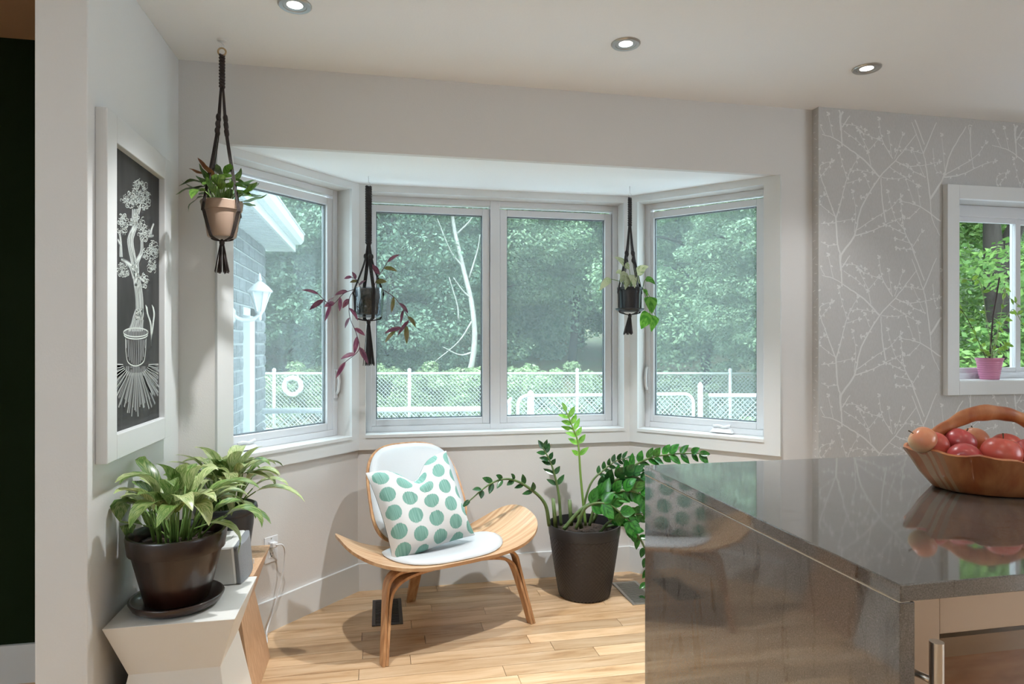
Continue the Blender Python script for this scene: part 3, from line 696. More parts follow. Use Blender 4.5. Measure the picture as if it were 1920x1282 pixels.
# ------------------------------------------------------------------ variegated plants
def leaf_mat(name, c0, c1, rough=.35, sc=(5, 26, 1), lo=.42, hi=.58, trans=.25, vein=None):
    m = bpy.data.materials.new(name); m.use_nodes = True; nt = m.node_tree; N = nt.nodes; L = nt.links
    b = N['Principled BSDF']; b.inputs['Roughness'].default_value = rough
    uvn = N.new('ShaderNodeUVMap'); oi = N.new('ShaderNodeObjectInfo'); sp = N.new('ShaderNodeSeparateXYZ'); L.new(uvn.outputs[0], sp.inputs[0])
    ab = N.new('ShaderNodeMath'); ab.operation = 'SUBTRACT'; L.new(sp.outputs[0], ab.inputs[0]); ab.inputs[1].default_value = .5
    a2 = N.new('ShaderNodeMath'); a2.operation = 'ABSOLUTE'; L.new(ab.outputs[0], a2.inputs[0])
    sl = N.new('ShaderNodeMath'); sl.operation = 'MULTIPLY_ADD'; L.new(a2.outputs[0], sl.inputs[0]); sl.inputs[1].default_value = -.9; L.new(sp.outputs[1], sl.inputs[2])
    cb = N.new('ShaderNodeCombineXYZ'); L.new(a2.outputs[0], cb.inputs[0]); L.new(sl.outputs[0], cb.inputs[1])
    rz = N.new('ShaderNodeMath'); rz.operation = 'MULTIPLY'; rz.inputs[1].default_value = 40; L.new(oi.outputs['Random'], rz.inputs[0]); L.new(rz.outputs[0], cb.inputs[2])
    mp = N.new('ShaderNodeMapping'); mp.inputs['Scale'].default_value = sc; L.new(cb.outputs[0], mp.inputs[0])
    n = N.new('ShaderNodeTexNoise'); n.inputs['Scale'].default_value = 1; n.inputs['Detail'].default_value = 4; L.new(mp.outputs[0], n.inputs['Vector'])
    r = N.new('ShaderNodeValToRGB'); e = r.color_ramp.elements; e[0].position = lo; e[0].color = (*c0, 1); e[1].position = hi; e[1].color = (*c1, 1); L.new(n.outputs[0], r.inputs[0])
    hs = N.new('ShaderNodeHueSaturation'); mr = N.new('ShaderNodeMapRange'); mr.inputs[3].default_value = .7; mr.inputs[4].default_value = 1.25; L.new(oi.outputs['Random'], mr.inputs[0]); L.new(mr.outputs[0], hs.inputs['Value'])
    L.new(r.outputs[0], hs.inputs['Color']); L.new(hs.outputs[0], b.inputs['Base Color'])
    t = N.new('ShaderNodeBsdfTranslucent'); L.new(hs.outputs[0], t.inputs[0]); mx = N.new('ShaderNodeMixShader'); mx.inputs[0].default_value = trans
    L.new(b.outputs[0], mx.inputs[1]); L.new(t.outputs[0], mx.inputs[2]); L.new(mx.outputs[0], N['Material Output'].inputs[0])
    return m
VARI = leaf_mat('variegated_leaf', (.13, .26, .035), (.58, .62, .32), .32, lo=.36, hi=.56)
VARI2 = leaf_mat('variegated_leaf_green', (.085, .20, .03), (.42, .50, .20), .3, lo=.44, hi=.64)
STEMG = mat('green_stem', (.16, .27, .06), .5)
def clampwall(p, g=.032):
    if p.x < XL + g: p.x = XL + g
    if p.x < A.x and p.y > YM - g: p.y = YM - g
    r = Vector((p.x - A.x, p.y - A.y)); t = r.dot(Vector((-(B-A).normalized().y, (B-A).normalized().x)))
    if p.x >= A.x and t > -g - .016: n_ = Vector((-(B-A).normalized().y, (B-A).normalized().x)); p.x -= n_.x*(t+g+.016); p.y -= n_.y*(t+g+.016)
    return p
def blade_w(n, w, tip=1.25): return [max(.0008, w*(math.sin(math.pi*min(1, (i/(n-1))**.8)))**.8) for i in range(n)]
def aglaonema(name, label, c, pot_prof, pot_mat, soil_z, soil_r, n, seed, hgt, spread, lean=(0, 0), potn=40):
    T = Thing(name, label, 'potted plant', c, group='variegated plants on the stools'); rn = random.Random(seed); c = Vector(c)
    po = T.part('pot', MB().lathe(pot_prof, c, potn, cap=False), pot_mat, sharp=35)
    T.part('soil', MB().lathe([(.001, soil_z+.006), (soil_r*.5, soil_z+.008), (soil_r, soil_z)], c, 24, cap=True), SOIL, smooth=True)
    for k in range(n):
        az = 2*math.pi*(k*.381966) + rn.uniform(-.3, .3); q = (k+.5)/n
        el = lerp(.25, 1.35, q**.8) + rn.uniform(-.12, .12)
        if math.sin(az) < -.2: el += .35*-math.sin(az)
        L_ = rn.uniform(.14, .20)*(1.05 - .12*q); pet = rn.uniform(.6, 1)*hgt*(.45 + .55*q)
        dr = Vector((math.cos(az), math.sin(az), 0)); b0 = c + Vector((0, 0, soil_z)) + dr*rn.uniform(.01, soil_r*.55)
        if math.sin(az) < -.2: pet = max(pet, hgt*.62)
        top = b0 + dr*spread*(1-q*.75)*rn.uniform(.35, .8)*(1 if math.sin(az) > -.2 else .45) + Vector((lean[0]*q, lean[1]*q, pet))
        if top.x < XL + .05: top.x = XL + .05 + rn.random()*.03
        m = MB(); m.m = 1
        m.tube([b0, b0.lerp(top, .5) + Vector((0, 0, .012)), top], [.0035, .003, .0025], 5)
        m.m = 0; path = []; p = top.copy(); a = el; N_ = 9; curl = rn.uniform(.13, .30); yaw = rn.uniform(-.10, .10); azz = az
        for i in range(N_):
            path.append(p.copy())
            p = p + (Vector((math.cos(azz), math.sin(azz), 0))*math.cos(a) + Vector((0, 0, 1))*math.sin(a))*(L_/(N_-1))
            p = clampwall(p)
            a -= curl; azz += yaw
        m.leaf(path, blade_w(N_, rn.uniform(.023, .033)), fold=rn.uniform(.15, .45))
        T.part('leaf', m, [VARI if rn.random() < .62 else VARI2, STEMG], smooth=True)
    return T
GLAZE = mat('dark_brown_glazed_clay', (.012, .0055, .004), .30, noise=(5, (.028, .010, .006), 3), coat=.35, bump=(35, .12))
pc = (-.628, 2.236, HS+.022)
prof = [(.001, 0), (.090, 0), (.094, .006), (.131, .155), (.140, .158), (.146, .207), (.143, .213), (.134, .213), (.130, .205), (.124, .165), (.001, .163)]
aglaonema('potted_plant', 'large variegated plant in dark brown clay pot on the white stool', pc, prof, GLAZE, .180, .122, 46, 4, .175, .15, (0, .02))
sa = Thing('plant_saucer', 'dark brown clay saucer under the brown pot', 'saucer', (pc[0], pc[1], HS))
sa.part('dish', MB().lathe([(.001, .0), (.108, .0), (.128, .012), (.138, .030), (.135, .035), (.129, .032), (.118, .018), (.001, .014)], (pc[0], pc[1], HS+.0005), 40, cap=False), GLAZE, smooth=True)
p2 = (-.585, 2.705, HS+.0005)
SLATE = mat('slate_plastic', (.035, .037, .043), .38)
prof2 = [(.001, 0), (.080, 0), (.085, .01), (.100, .12), (.103, .165), (.112, .172), (.116, .185), (.113, .198), (.104, .202), (.098, .195), (.096, .165), (.001, .163)]
aglaonema('potted_plant', 'variegated plant in slate grey pot behind the speaker', p2, prof2, SLATE, .170, .092, 36, 11, .215, .13, (.01, -.02))

# ------------------------------------------------------------------ speaker, outlet, plug
sp_ = Thing('speaker', 'small white speaker with grey grille on the stools', 'speaker', (-.545, 2.483, HS))
sx0, sx1, sy0, sy1, sz = -.630, -.462, 2.378, 2.588, .132
prof = []
m = MB()
def spk(y): return [Vector((sx0, y, HS+.001)), Vector((sx1-.016, y, HS+.001)), Vector((sx1-.028, y, HS+sz)), Vector((sx0+.022, y, HS+sz))]
m.loft([spk(sy0), spk(sy1)])
bo = sp_.part('body', m, mat('speaker_white', (.74, .735, .71), .4), bevel=.008)
gm = MB(); rows_ = []
for i in range(9):
    y = lerp(sy0+.002, sy1-.002, i/8); bulge = .014*(1-((i-4)/4)**2)
    rows_.append([Vector((sx1-.018, y, HS+.002)), Vector((sx1-.004+bulge, y, HS+.002)), Vector((sx1-.016+bulge, y, HS+sz-.002)), Vector((sx1-.030, y, HS+sz-.002))])
gm.loft(rows_)
go = sp_.part('grille', gm, mat('grey_speaker_grille', (.33, .345, .37), .55, bump=(900, .6)), bevel=.003)
sp_.part('badge', MB().box((sx1-.0005+.009, 2.525, HS+.022), (sx1+.0012+.009, 2.537, HS+.038)), WHITEP)
sp_.part('buttons', MB().box((-.520, 2.47, HS+sz+.0002), (-.516, 2.52, HS+sz+.0012)), mat('button_grey', (.5, .5, .5), .5))
d0 = (B-A).normalized(); n0 = Vector((-d0.y, d0.x))
MA = Matrix(((d0.x, n0.x, 0, A.x), (d0.y, n0.y, 0, A.y), (0, 0, 1, 0), (0, 0, 0, 1)))
oc, oz = .276, .362
ot = Thing('wall_outlet', 'white duplex wall outlet under the left bay window', 'outlet', MA @ Vector((oc, 0, oz-.06)))
pl = ot.part('cover_plate', MB().box((oc-.036, -.005, oz-.058), (oc+.036, 0, oz+.058), MA), WHITEP, bevel=.002)
for dz in (.022, -.022):
    rc = ot.part('receptacle', MB().box((oc-.017, -.0068, oz+dz-.015), (oc+.017, -.005, oz+dz+.015), MA), WHITEP, bevel=.001)
    q = MB()
    for dx in (-.007, .006): q.box((oc+dx, -.0074, oz+dz-.001), (oc+dx+.0022, -.0068, oz+dz+.008), MA)
    q.box((oc-.0025, -.0074, oz+dz-.010), (oc+.0025, -.0068, oz+dz-.005), MA)
    ot.part('slots', q, DARK, rc)
ot.part('screw', MB().tube([MA @ Vector((oc, -.0046, oz+.048)), MA @ Vector((oc, -.0062, oz+.048))], .003, 10), NICKEL, pl)
pg = Thing('power_cord', 'white power cord plugged into the outlet and hanging to the floor', 'cord', MA @ Vector((oc+.005, -.03, .0)))
pg.part('plug', MB().box((oc-.016, -.034, oz+.012), (oc+.014, -.0076, oz+.036), MA), WHITEP, bevel=.005)
cpth = [MA @ Vector(v) for v in ((oc, -.032, oz+.024), (oc+.025, -.048, oz+.02), (oc+.045, -.04, oz-.03), (oc+.035, -.03, oz-.14), (oc-.01, -.03, .10), (oc-.06, -.05, .03), (oc-.10, -.10, .006), (oc-.16, -.14, .005))]
pg.part('cable', MB().tube(smooth_path(cpth, 6), .0032, 8), WHITEP, smooth=True)

# ------------------------------------------------------------------ chalkboard
KX = XL + .033
T = Thing('chalkboard', 'white framed chalkboard with a chalk drawing of a potted tree', 'chalkboard', (XL, 2.373, .935))
ky0, ky1, kz0, kz1, kw = 2.078, 2.668, .937, 1.968, .072
f = MB()
for a, b in (((ky0, kz0), (ky0+kw, kz1)), ((ky1-kw, kz0), (ky1, kz1)), ((ky0+kw, kz0), (ky1-kw, kz0+kw+.005)), ((ky0+kw, kz1-kw-.01), (ky1-kw, kz1))):
    f.box((XL, a[0], a[1]), (KX, b[0], b[1]))
T.part('frame', f, TRIM, bevel=.0025)
BX = XL + .012
bd = T.part('board', MB().box((XL+.002, ky0+kw-.01, kz0+kw-.01), (BX, ky1-kw+.01, kz1-kw+.01)), mat('chalkboard_slate', (.022, .021, .021), .6, noise=(9, (.04, .039, .039), 5, (1, 2, .6))))
CHALK = mat('white_chalk', (.62, .67, .63), .95); CHALK2 = mat('rubbed_chalk', (.27, .28, .28), .95)
def k5(x, y): p = U(200 + x/4.577, 320 + y/4.577, X=BX); return (p.y, p.z)
def k6(x, y): p = U(200 + x/4.138, 580 + y/4.138, X=BX); return (p.y, p.z)
def chalk(mb, pts, w0, w1, lift=.0006):
    n = len(pts)
    for i in range(n-1):
        (ya, za), (yb, zb) = pts[i], pts[i+1]; l = math.hypot(yb-ya, zb-za)
        if l < 1e-6: continue
        if not all(ky0+kw < yy < ky1-kw and kz0+kw < zz < kz1-kw for yy, zz in (pts[i], pts[i+1])): continue
        ny, nz = -(zb-za)/l, (yb-ya)/l; a = lerp(w0, w1, i/(n-1))/2; b = lerp(w0, w1, (i+1)/(n-1))/2; x = BX + lift
        mb.add([(x, ya-ny*a, za-nz*a), (x, yb-ny*b, zb-nz*b), (x, yb+ny*b, zb+nz*b), (x, ya+ny*a, za+nz*a)], [(0, 1, 2, 3)])
def spl(pts, n=6): return [(p.x, p.y) for p in smooth_path([Vector((a, b, 0)) for a, b in pts], n)]
ck = MB(); cr = MB(); rn = random.Random(9)
def limb(pts, half, count, f_=k5):
    for c_ in range(count):
        o_ = lerp(-1, 1, c_/max(1, count-1))
        q = spl([f_(x + o_*half*lerp(1.15, .6, i/(len(pts)-1)) + rn.uniform(-3, 3), y) for i, (x, y) in enumerate(pts)])
        chalk(ck, q, .0032, .002)
        chalk(cr, q, .013, .008, .0003)
limb([(285,1282),(280,1100),(262,960),(235,800),(205,620),(215,540),(240,470),(255,330)], 26, 9)
limb([(222,168),(236,110),(246,50),(255,-5)], 46, 9, k6)
limb([(262,1000),(255,860),(262,780),(300,700),(300,600)], 15, 5)
limb([(245,920),(215,830),(170,785),(130,760)], 14, 4); limb([(125,740),(120,600),(112,540)], 7, 3); limb([(122,640),(95,590)], 4, 2)
limb([(265,905),(320,950)], 6, 2); limb([(370,565),(385,500),(400,455)], 7, 3); limb([(375,560),(398,556)], 4, 2); limb([(225,470),(222,330)], 5, 2); limb([(262,370),(290,310)], 8, 3)
for cx, cy, rx, ry in ((280,130,58,50),(195,255,75,55),(318,250,58,85),(250,430,66,50),(320,535,48,65),(135,460,48,85),(140,850,50,60),(400,680,48,68),(385,810,34,65),(325,940,24,58),(335,720,26,45),(230,220,60,50)):
    for k in range(int(rx*ry/62)):
        u, v = rn.uniform(-1, 1), rn.uniform(-1, 1)
        if u*u + v*v > 1: continue
        x, y = cx+u*rx, cy+v*ry; r_ = rn.uniform(9, 20); a0 = rn.uniform(0, 6.28)
        chalk(ck, [k5(x + r_*math.cos(a0+t*.62)*.8, y + r_*math.sin(a0+t*.62)) for t in range(8)], .0019, .0016)
for x0_ in (340, 395):       # feather
    for k in range(6): chalk(ck, spl([k5(x0_ + k*3 - 8, 1150 + k*4), k5(x0_+6+k*2, 1230), k6(345 + (x0_-368)*.3 + k*2, 120), k6(345, 285-k*6)], 5), .0028, .0016)
el = [k6(225 + 95*math.cos(t*.1309), 178 + 34*math.sin(t*.1309)) for t in range(49)]; chalk(ck, el, .004, .004)
el = [k6(225 + 92*math.cos(t*.1309), 195 + 34*math.sin(t*.1309)) for t in range(25)]; chalk(ck, el, .004, .004)
for k in range(16):
    t = k/15; x = 132 + 186*t; chalk(cr, [k6(x, 165 - 25*math.sin(math.pi*t)), k6(x, 190 + 25*math.sin(math.pi*t))], .008, .008, .0004)
chalk(ck, spl([k6(145,225), k6(148,330), k6(165,410), k6(225,438), k6(285,405), k6(300,320), k6(305,225)]), .004, .004)
for k in range(12):
    t = k/11; x = 152 + 146*t; y1 = 300 + 130*math.sin(math.pi*t)**.5
    chalk(cr, [k6(x, 235), k6(x + 4*math.sin(k), (235+y1)/2), k6(x, y1)], .007 if abs(t-.35) > .2 else .003, .007, .0004)
for k in range(12):
    t = k/11; x = 155 + 140*t; chalk(cr, [k6(x, 440), k6(x, 512)], .009, .009, .0004)
for g_ in ([(178,440),(178,478)], [(198,440),(198,478)], [(178,460),(198,460)], [(255,438),(263,462)], [(263,462),(270,436)]):
    chalk(bk_ := MB(), [k6(*p) for p in g_], .003, .003, .0009)
    link('chalk_mark', bk_.mesh('chalk_mark', off=T.off), mat('board_black', (.02, .02, .02), .8) if 'board_black' not in bpy.data.materials else bpy.data.materials['board_black'], bd)
for k in range(64):
    t = k/63; a = lerp(-1.6, 1.6, t) + rn.uniform(-.02, .02); r0 = lerp(105, 80, 1-abs(a)/1.3); r1 = rn.uniform(300, 420)*(1 - .18*abs(a))
    sx_k, sy_k = 225 + r0*math.sin(a)*.9, 430 + r0*math.cos(a)*.75
    ex, ey = 225 + r1*math.sin(a)*.72, 430 + r1*math.cos(a)
    chalk(cr, [k6(lerp(sx_k, ex, u/6), lerp(sy_k, ey, u/6)) for u in range(7)], .006, .009, .0003)
    if k % 3 == 0: chalk(ck, [k6(lerp(sx_k, ex, u/6), lerp(sy_k, ey, u/6)) for u in range(7)], .0022, .0015)
T.part('chalk_shading', cr, CHALK2, bd); T.part('chalk_drawing', ck, CHALK, bd)

# ------------------------------------------------------------------ hanging planters
def sinnet(mb, p, z0, z1, r, turns):
    """knotted cord column from z0 up to z1"""
    n = max(8, int(turns*8))
    for ph in (0, math.pi):
        mb.tube([(p[0] + r*math.cos(ph + 2*math.pi*turns*i/n), p[1] + r*.8*math.sin(ph + 2*math.pi*turns*i/n), lerp(z1, z0, i/n)) for i in range(n+1)], r*.75, 6)
    mb.tube([(p[0], p[1], z1), (p[0], p[1], z0)], r*.8, 6)
def tassel(mb, p, z0, z1, n, r, spread, rn, dx=0):
    for k in range(n):
        a = rn.uniform(0, 6.28); q = rn.uniform(.2, 1)
        mb.tube([(p[0] + .004*math.cos(a), p[1] + .004*math.sin(a), z1), (p[0] + dx*.5 + spread*.6*q*math.cos(a), p[1] + spread*.6*q*math.sin(a), lerp(z1, z0, .5)), (p[0] + dx + spread*q*math.cos(a), p[1] + spread*q*math.sin(a), z0 + rn.uniform(0, .012))], r, 5)
def hook(x, y, z, ztop, label, plate=True):
    T = Thing('ceiling_hook', label, 'hook', (x, y, ztop), group='ceiling hooks')
    if plate: T.part('base_plate', MB().lathe([(.001, ztop), (.018, ztop-.001), (.017, ztop-.004), (.003, ztop-.006)], (x, y, 0), 20), WHITEP, smooth=True)
    r = .008; pts = [(x, y, ztop-.001), (x, y, z + 2*r)] + [(x + r*math.sin(t), y, z + r + r*math.cos(t)) for t in [k*.5 for k in range(1, 10)]]
    T.part('hook_wire', MB().tube(pts, .0016, 8), WHITEP, smooth=True)
def hanger(name_label, p, zs, pot_r0, pot_r1, mat_, seed, ring=False, rot=.6, knots=(), tdx=0, rc=.0021, ts=.027, sr=.007):
    """zs = top, braid end, knot, rim, bottom, tassel end"""
    zt, zb, zk, zr, zbot, zta = zs; rn = random.Random(seed)
    T = Thing('macrame_hanger', name_label, 'plant hanger', (p[0], p[1], zta), group='macrame plant hangers')
    if ring: T.part('ring', MB().torus((p[0], p[1], zt), .014, .0033, 'y'), mat('wood_ring', (.45, .32, .18), .5), smooth=True); zt -= .012
    m = MB(); sinnet(m, p, zb, zt, sr, (zt-zb)/.024); T.part('knotted_column', m, mat_, smooth=True)
    for k in range(4):
        a = rot + k*math.pi/2; d = Vector((math.cos(a), math.sin(a), 0)); P0 = Vector((p[0], p[1], 0)); m = MB()
        for s_ in (-1, 0, 1):
            o = Vector((-d.y, d.x, 0))*(.0058*s_)
            pts = [P0 + d*.005 + o*.5 + Vector((0, 0, zb+.004)), P0 + d*lerp(.005, pot_r1, .28) + o + Vector((0, 0, lerp(zb, zr, .42))), P0 + d*(pot_r1+.005) + o + Vector((0, 0, zr)), P0 + d*(pot_r1+.004) + o + Vector((0, 0, zr-.03)),
                   P0 + d*(pot_r0+.005) + o + Vector((0, 0, zbot+.012)), P0 + d*(pot_r0*.8) + o + Vector((0, 0, zbot-.004)), P0 + d*.004 + Vector((0, 0, zbot-.012))]
            m.tube(smooth_path(pts, 4), rc, 5)
        co_ = T.part('cord', m, mat_, smooth=True)
        km = MB()
        for kz in knots:
            t = (zb - kz)/(zb - zr); rr_ = lerp(.005, pot_r1, max(0, t)*.66) ; km.ball(P0 + d*rr_ + Vector((0, 0, kz)), .009, 8, 6, (1, 1, 1.6))
        if knots: T.part('knot', km, mat_, co_, smooth=True)
    m = MB(); tassel(m, p, zta, zbot-.008, 40, .0016, ts, rn, tdx); m.ball((p[0], p[1], zbot-.018), .010, 10, 8, (1, 1, 1.4))
    T.part('tassel', m, mat_, smooth=True)
    return T
def zz(Z, y): return EYE + (641 - y)*Z/FPX
# 1 clay-coloured pot by the chalkboard
h1 = (-.589, 2.657); Z1 = 2.487
hook(h1[0], h1[1], zz(Z1, 95)+.010, CZ, 'white ceiling hook above the clay-coloured hanging pot')
hanger('brown-black macrame hanger holding the clay-coloured pot', h1, (zz(Z1, 97), zz(Z1, 165), 0, zz(Z1, 388), zz(Z1, 446), zz(Z1, 513)), .050, .078, CORDB, 2, ring=True, rot=.95, knots=(zz(Z1, 222), zz(Z1, 235), zz(Z1, 248)))
CLAY = mat('taupe_plastic_pot', (.36, .25, .185), .5)
zb1 = zz(Z1, 445); hp = zz(Z1, 378) - zb1
T = Thing('hanging_plant', 'clay-coloured pot of green wavy leaves hanging by the chalkboard', 'potted plant', (h1[0], h1[1], zb1), group='hanging potted plants')
T.part('pot', MB().lathe([(.001, 0), (.049, 0), (.052, .004), (.066, hp-.036), (.072, hp-.034), (.076, hp-.003), (.074, hp), (.070, hp-.002), (.064, hp-.03), (.001, hp-.03)], (h1[0], h1[1], zb1), 36, cap=False), CLAY, sharp=35)
T.part('soil', MB().lathe([(.001, hp-.012), (.066, hp-.016)], (h1[0], h1[1], zb1), 20), SOIL)
LGREEN = leaf_mat('deep_green_leaf', (.04, .11, .012), (.12, .22, .035), .3, sc=(3, 8, 1), trans=.12); LRED = leaf_mat('dry_red_leaf', (.22, .07, .03), (.30, .14, .06), .5)
rn = random.Random(21); base = Vector((h1[0], h1[1], zb1 + hp - .014))
for k in range(38):
    az = k*2.4 + rn.uniform(-.3, .3); q = k/37; L_ = rn.uniform(.07, .115); m = MB(); path = []
    dd = Vector((math.cos(az), math.sin(az), 0)); b0 = base + dd*rn.uniform(.005, .05); p = b0 + dd*lerp(.045, .0, q) + Vector((0, 0, lerp(.015, .115, q**.8)*rn.uniform(.7, 1.1)))
    m.m = 1; m.tube([b0, b0.lerp(p, .5) + Vector((0, 0, .008)), p], .0022, 5); m.m = 0
    a = rn.uniform(-.3, .7); N_ = 9; cu = rn.uniform(-.34, .30)
    for i in range(N_):
        path.append(p.copy()); p = p + (Vector((math.cos(az), math.sin(az), 0))*math.cos(a) + Vector((0, 0, 1))*math.sin(a))*(L_/8); a += cu*.5 + .28*math.sin(i*1.5 + k); az += .16*math.sin(k*1.7 + i*.8)
    m.leaf(path, blade_w(N_, rn.uniform(.016, .023)), fold=rn.uniform(.0, .5))
    T.part('leaf', m, [LRED if k in (28, 33) else LGREEN, STEMG], smooth=True)
# 2 glass pot with purple trailing plant
h2 = (-.054, 3.295); Z2 = FW.dot(Vector((*h2, 0)))
hook(h2[0], h2[1], zz(Z2, 348), BZ, 'wire hook in bay ceiling above the glass hanging pot', False)
hanger('black macrame hanger holding the glass pot', h2, (zz(Z2, 350), zz(Z2, 457), 0, zz(Z2, 546), zz(Z2, 597), zz(Z2, 686)), .060, .068, CORD, 5, rot=.35, knots=(zz(Z2, 481),), rc=.0030, ts=.030, sr=.010)
zb2 = zz(Z2, 595); hp = zz(Z2, 540) - zb2
T = Thing('hanging_plant', 'glass pot with purple trailing leaves hanging at the left of the bay', 'potted plant', (h2[0], h2[1], zb2), group='hanging potted plants')
T.part('outer_glass', MB().lathe([(.001, 0), (.055, 0), (.064, .006), (.068, .02), (.070, hp), (.067, hp), (.065, .022), (.060, .014), (.001, .012)], (h2[0], h2[1], zb2), 32, cap=False), glassmat('smoky_glass', (.62, .66, .70), 1.6), smooth=True)
T.part('inner_pot', MB().lathe([(.001, .016), (.045, .018), (.053, hp-.004), (.050, hp-.004), (.048, hp-.02), (.001, hp-.02)], (h2[0], h2[1], zb2), 28, cap=False), mat('carved_brown_pot', (.10, .062, .035), .6, noise=(70, (.30, .21, .13), 4), bump=(80, .8)), smooth=True)
PURP = leaf_mat('purple_leaf', (.14, .03, .07), (.28, .10, .14), .4, sc=(2, 3, 1), trans=.3); OLIVE = leaf_mat('olive_leaf', (.11, .11, .02), (.20, .14, .06), .4, sc=(2, 3, 1))
PSTEM = mat('purple_stem', (.09, .035, .05), .5)
def trail(T, pts_px, Zs, nleaf, lw, mats, seed, l0=.2, ll=.075, hang=.6):
    rn = random.Random(seed); P = smooth_path([U(x, y, Z=lerp(Zs[0], Zs[1], i/(len(pts_px)-1))) for i, (x, y) in enumerate(pts_px)], 6)
    st = T.part('stem', MB().tube(P, .0018, 5), PSTEM, smooth=True)
    for k in range(nleaf):
        i = int(lerp(l0, 1, k/max(1, nleaf-1))*(len(P)-1)); p = P[i]; t = (P[min(i+1, len(P)-1)] - P[max(0, i-1)]).normalized()
        sd = t.cross(Vector((FW.x, FW.y, .2))).normalized()*(1 if k % 2 else -1)
        dr = (t*.6 + sd*.75 + Vector((rn.uniform(-.3, .3), rn.uniform(-.3, .3), -hang*rn.random()))).normalized()
        if k == nleaf-1: dr = (t + Vector((0, 0, -.3))).normalized()
        L_ = ll*rn.uniform(.75, 1.25); N_ = 7; path = []; q = p.copy()
        for j in range(N_): path.append(q.copy()); dr = (dr + Vector((0, 0, -.09))).normalized(); q = q + dr*(L_/6)
        up = Vector((rn.uniform(-1, 1), -1, rn.uniform(.1, .9)))
        T.part('leaf', MB().leaf(path, blade_w(N_, lw*rn.uniform(.8, 1.2)), up, .25), rn.choice(mats), st, smooth=True)
trail(T, [(668, 541), (645, 550), (625, 570), (612, 566), (598, 552)], (Z2, Z2-.1), 7, .011, [PURP], 1)
trail(T, [(665, 543), (655, 560), (656, 595), (668, 625), (673, 655), (648, 678)], (Z2-.04, Z2-.08), 8, .012, [PURP], 2)
trail(T, [(716, 542), (738, 556), (757, 580), (766, 598), (760, 612), (742, 620)], (Z2, Z2-.06), 8, .012, [PURP, OLIVE], 3)
trail(T, [(700, 540), (708, 520), (718, 505), (726, 492)], (Z2, Z2), 4, .012, [OLIVE, OLIVE, PURP], 4, hang=0)
trail(T, [(676, 540), (672, 530), (668, 524), (660, 520)], (Z2, Z2), 4, .010, [OLIVE, PURP], 6, hang=0, ll=.045)
# 3 black pot with pothos
h3 = (1.288, 3.239); Z3 = FW.dot(Vector((*h3, 0)))
hook(h3[0], h3[1], zz(Z3, 368), BZ, 'wire hook in bay ceiling above the black hanging pot', False)
hanger('charcoal macrame hanger holding the black pot', h3, (zz(Z3, 371), zz(Z3, 424), 0, zz(Z3, 542), zz(Z3, 586), zz(Z3, 628)), .062, .066, mat('charcoal_cord', (.035, .032, .034), .8), 8, rot=.25, knots=(zz(Z3, 475), zz(Z3, 489)), tdx=-.01)
zb3 = zz(Z3, 584); hp = zz(Z3, 539) - zb3
T = Thing('hanging_plant', 'black pot of cream and green pothos hanging at the right of the bay', 'potted plant', (h3[0], h3[1], zb3), group='hanging potted plants')
T.part('pot', MB().lathe([(.001, .008), (.052, .008), (.060, hp-.014), (.066, hp-.012), (.067, hp), (.062, hp), (.058, hp-.02), (.001, hp-.02)], (h3[0], h3[1], zb3), 32, cap=False), BLACK, sharp=35)
T.part('attached_saucer', MB().lathe([(.001, 0), (.060, 0), (.074, .010), (.076, .016), (.072, .016), (.058, .008), (.001, .008)], (h3[0], h3[1], zb3), 32, cap=False), BLACK, smooth=True)
T.part('soil', MB().lathe([(.001, hp-.012), (.058, hp-.014)], (h3[0], h3[1], zb3), 18), SOIL)
CREAM = leaf_mat('cream_pothos_leaf', (.20, .33, .08), (.62, .66, .42), .35, sc=(3, 5, 1), lo=.3, hi=.5); POTHOS = leaf_mat('green_pothos_leaf', (.05, .22, .015), (.16, .40, .05), .25, sc=(2, 4, 1))
def big_leaf(T, tip, root, Zr, Zt, wd, m, droop=.01, up=(0, -1, .5), stem=None):
    a, b = U(*root, Z=Zr), U(*tip, Z=Zt); N_ = 8; path = []
    for i in range(N_): t = i/(N_-1); path.append(a.lerp(b, t) + Vector((0, 0, droop*4*t*(1-t))))
    ww = [max(.001, wd*math.sin(math.pi*min(1, (i/(N_-1))**.62))**.75) for i in range(N_)]
    mm = MB(); mm.leaf(path, ww, up, .18)
    if stem: s_ = U(*stem, Z=Z3); mm.m = 1; mm.tube([s_, s_.lerp(a, .5) + Vector((0, 0, .012)), a], .0016, 5)
    T.part('leaf', mm, [m, STEMG], smooth=True)
for tip, root, zt, wd, m in (((1152, 482), (1180, 505), -.02, .014, CREAM), ((1124, 545), (1146, 523), -.03, .014, CREAM), ((1216, 500), (1192, 516), -.05, .017, CREAM), ((1163, 530), (1176, 513), -.06, .016, CREAM), ((1155, 512), (1168, 516), -.03, .012, CREAM), ((1190, 540), (1184, 515), -.08, .015, CREAM), ((1172, 543), (1180, 520), -.08, .014, CREAM), ((1200, 532), (1188, 520), .02, .012, CREAM),
                             ((1228, 533), (1210, 524), -.04, .016, POTHOS), ((1214, 556), (1206, 543), -.07, .010, POTHOS), ((1222, 588), (1218, 556), -.06, .030, POTHOS), ((1202, 617), (1219, 588), -.08, .031, POTHOS), ((1221, 622), (1229, 592), -.07, .021, POTHOS)):
    big_leaf(T, tip, root, Z3 + zt*.5, Z3 + zt, wd*(1.45 if m is CREAM else 1.2), m, stem=(1184, 541) if m is CREAM else (1205, 541))

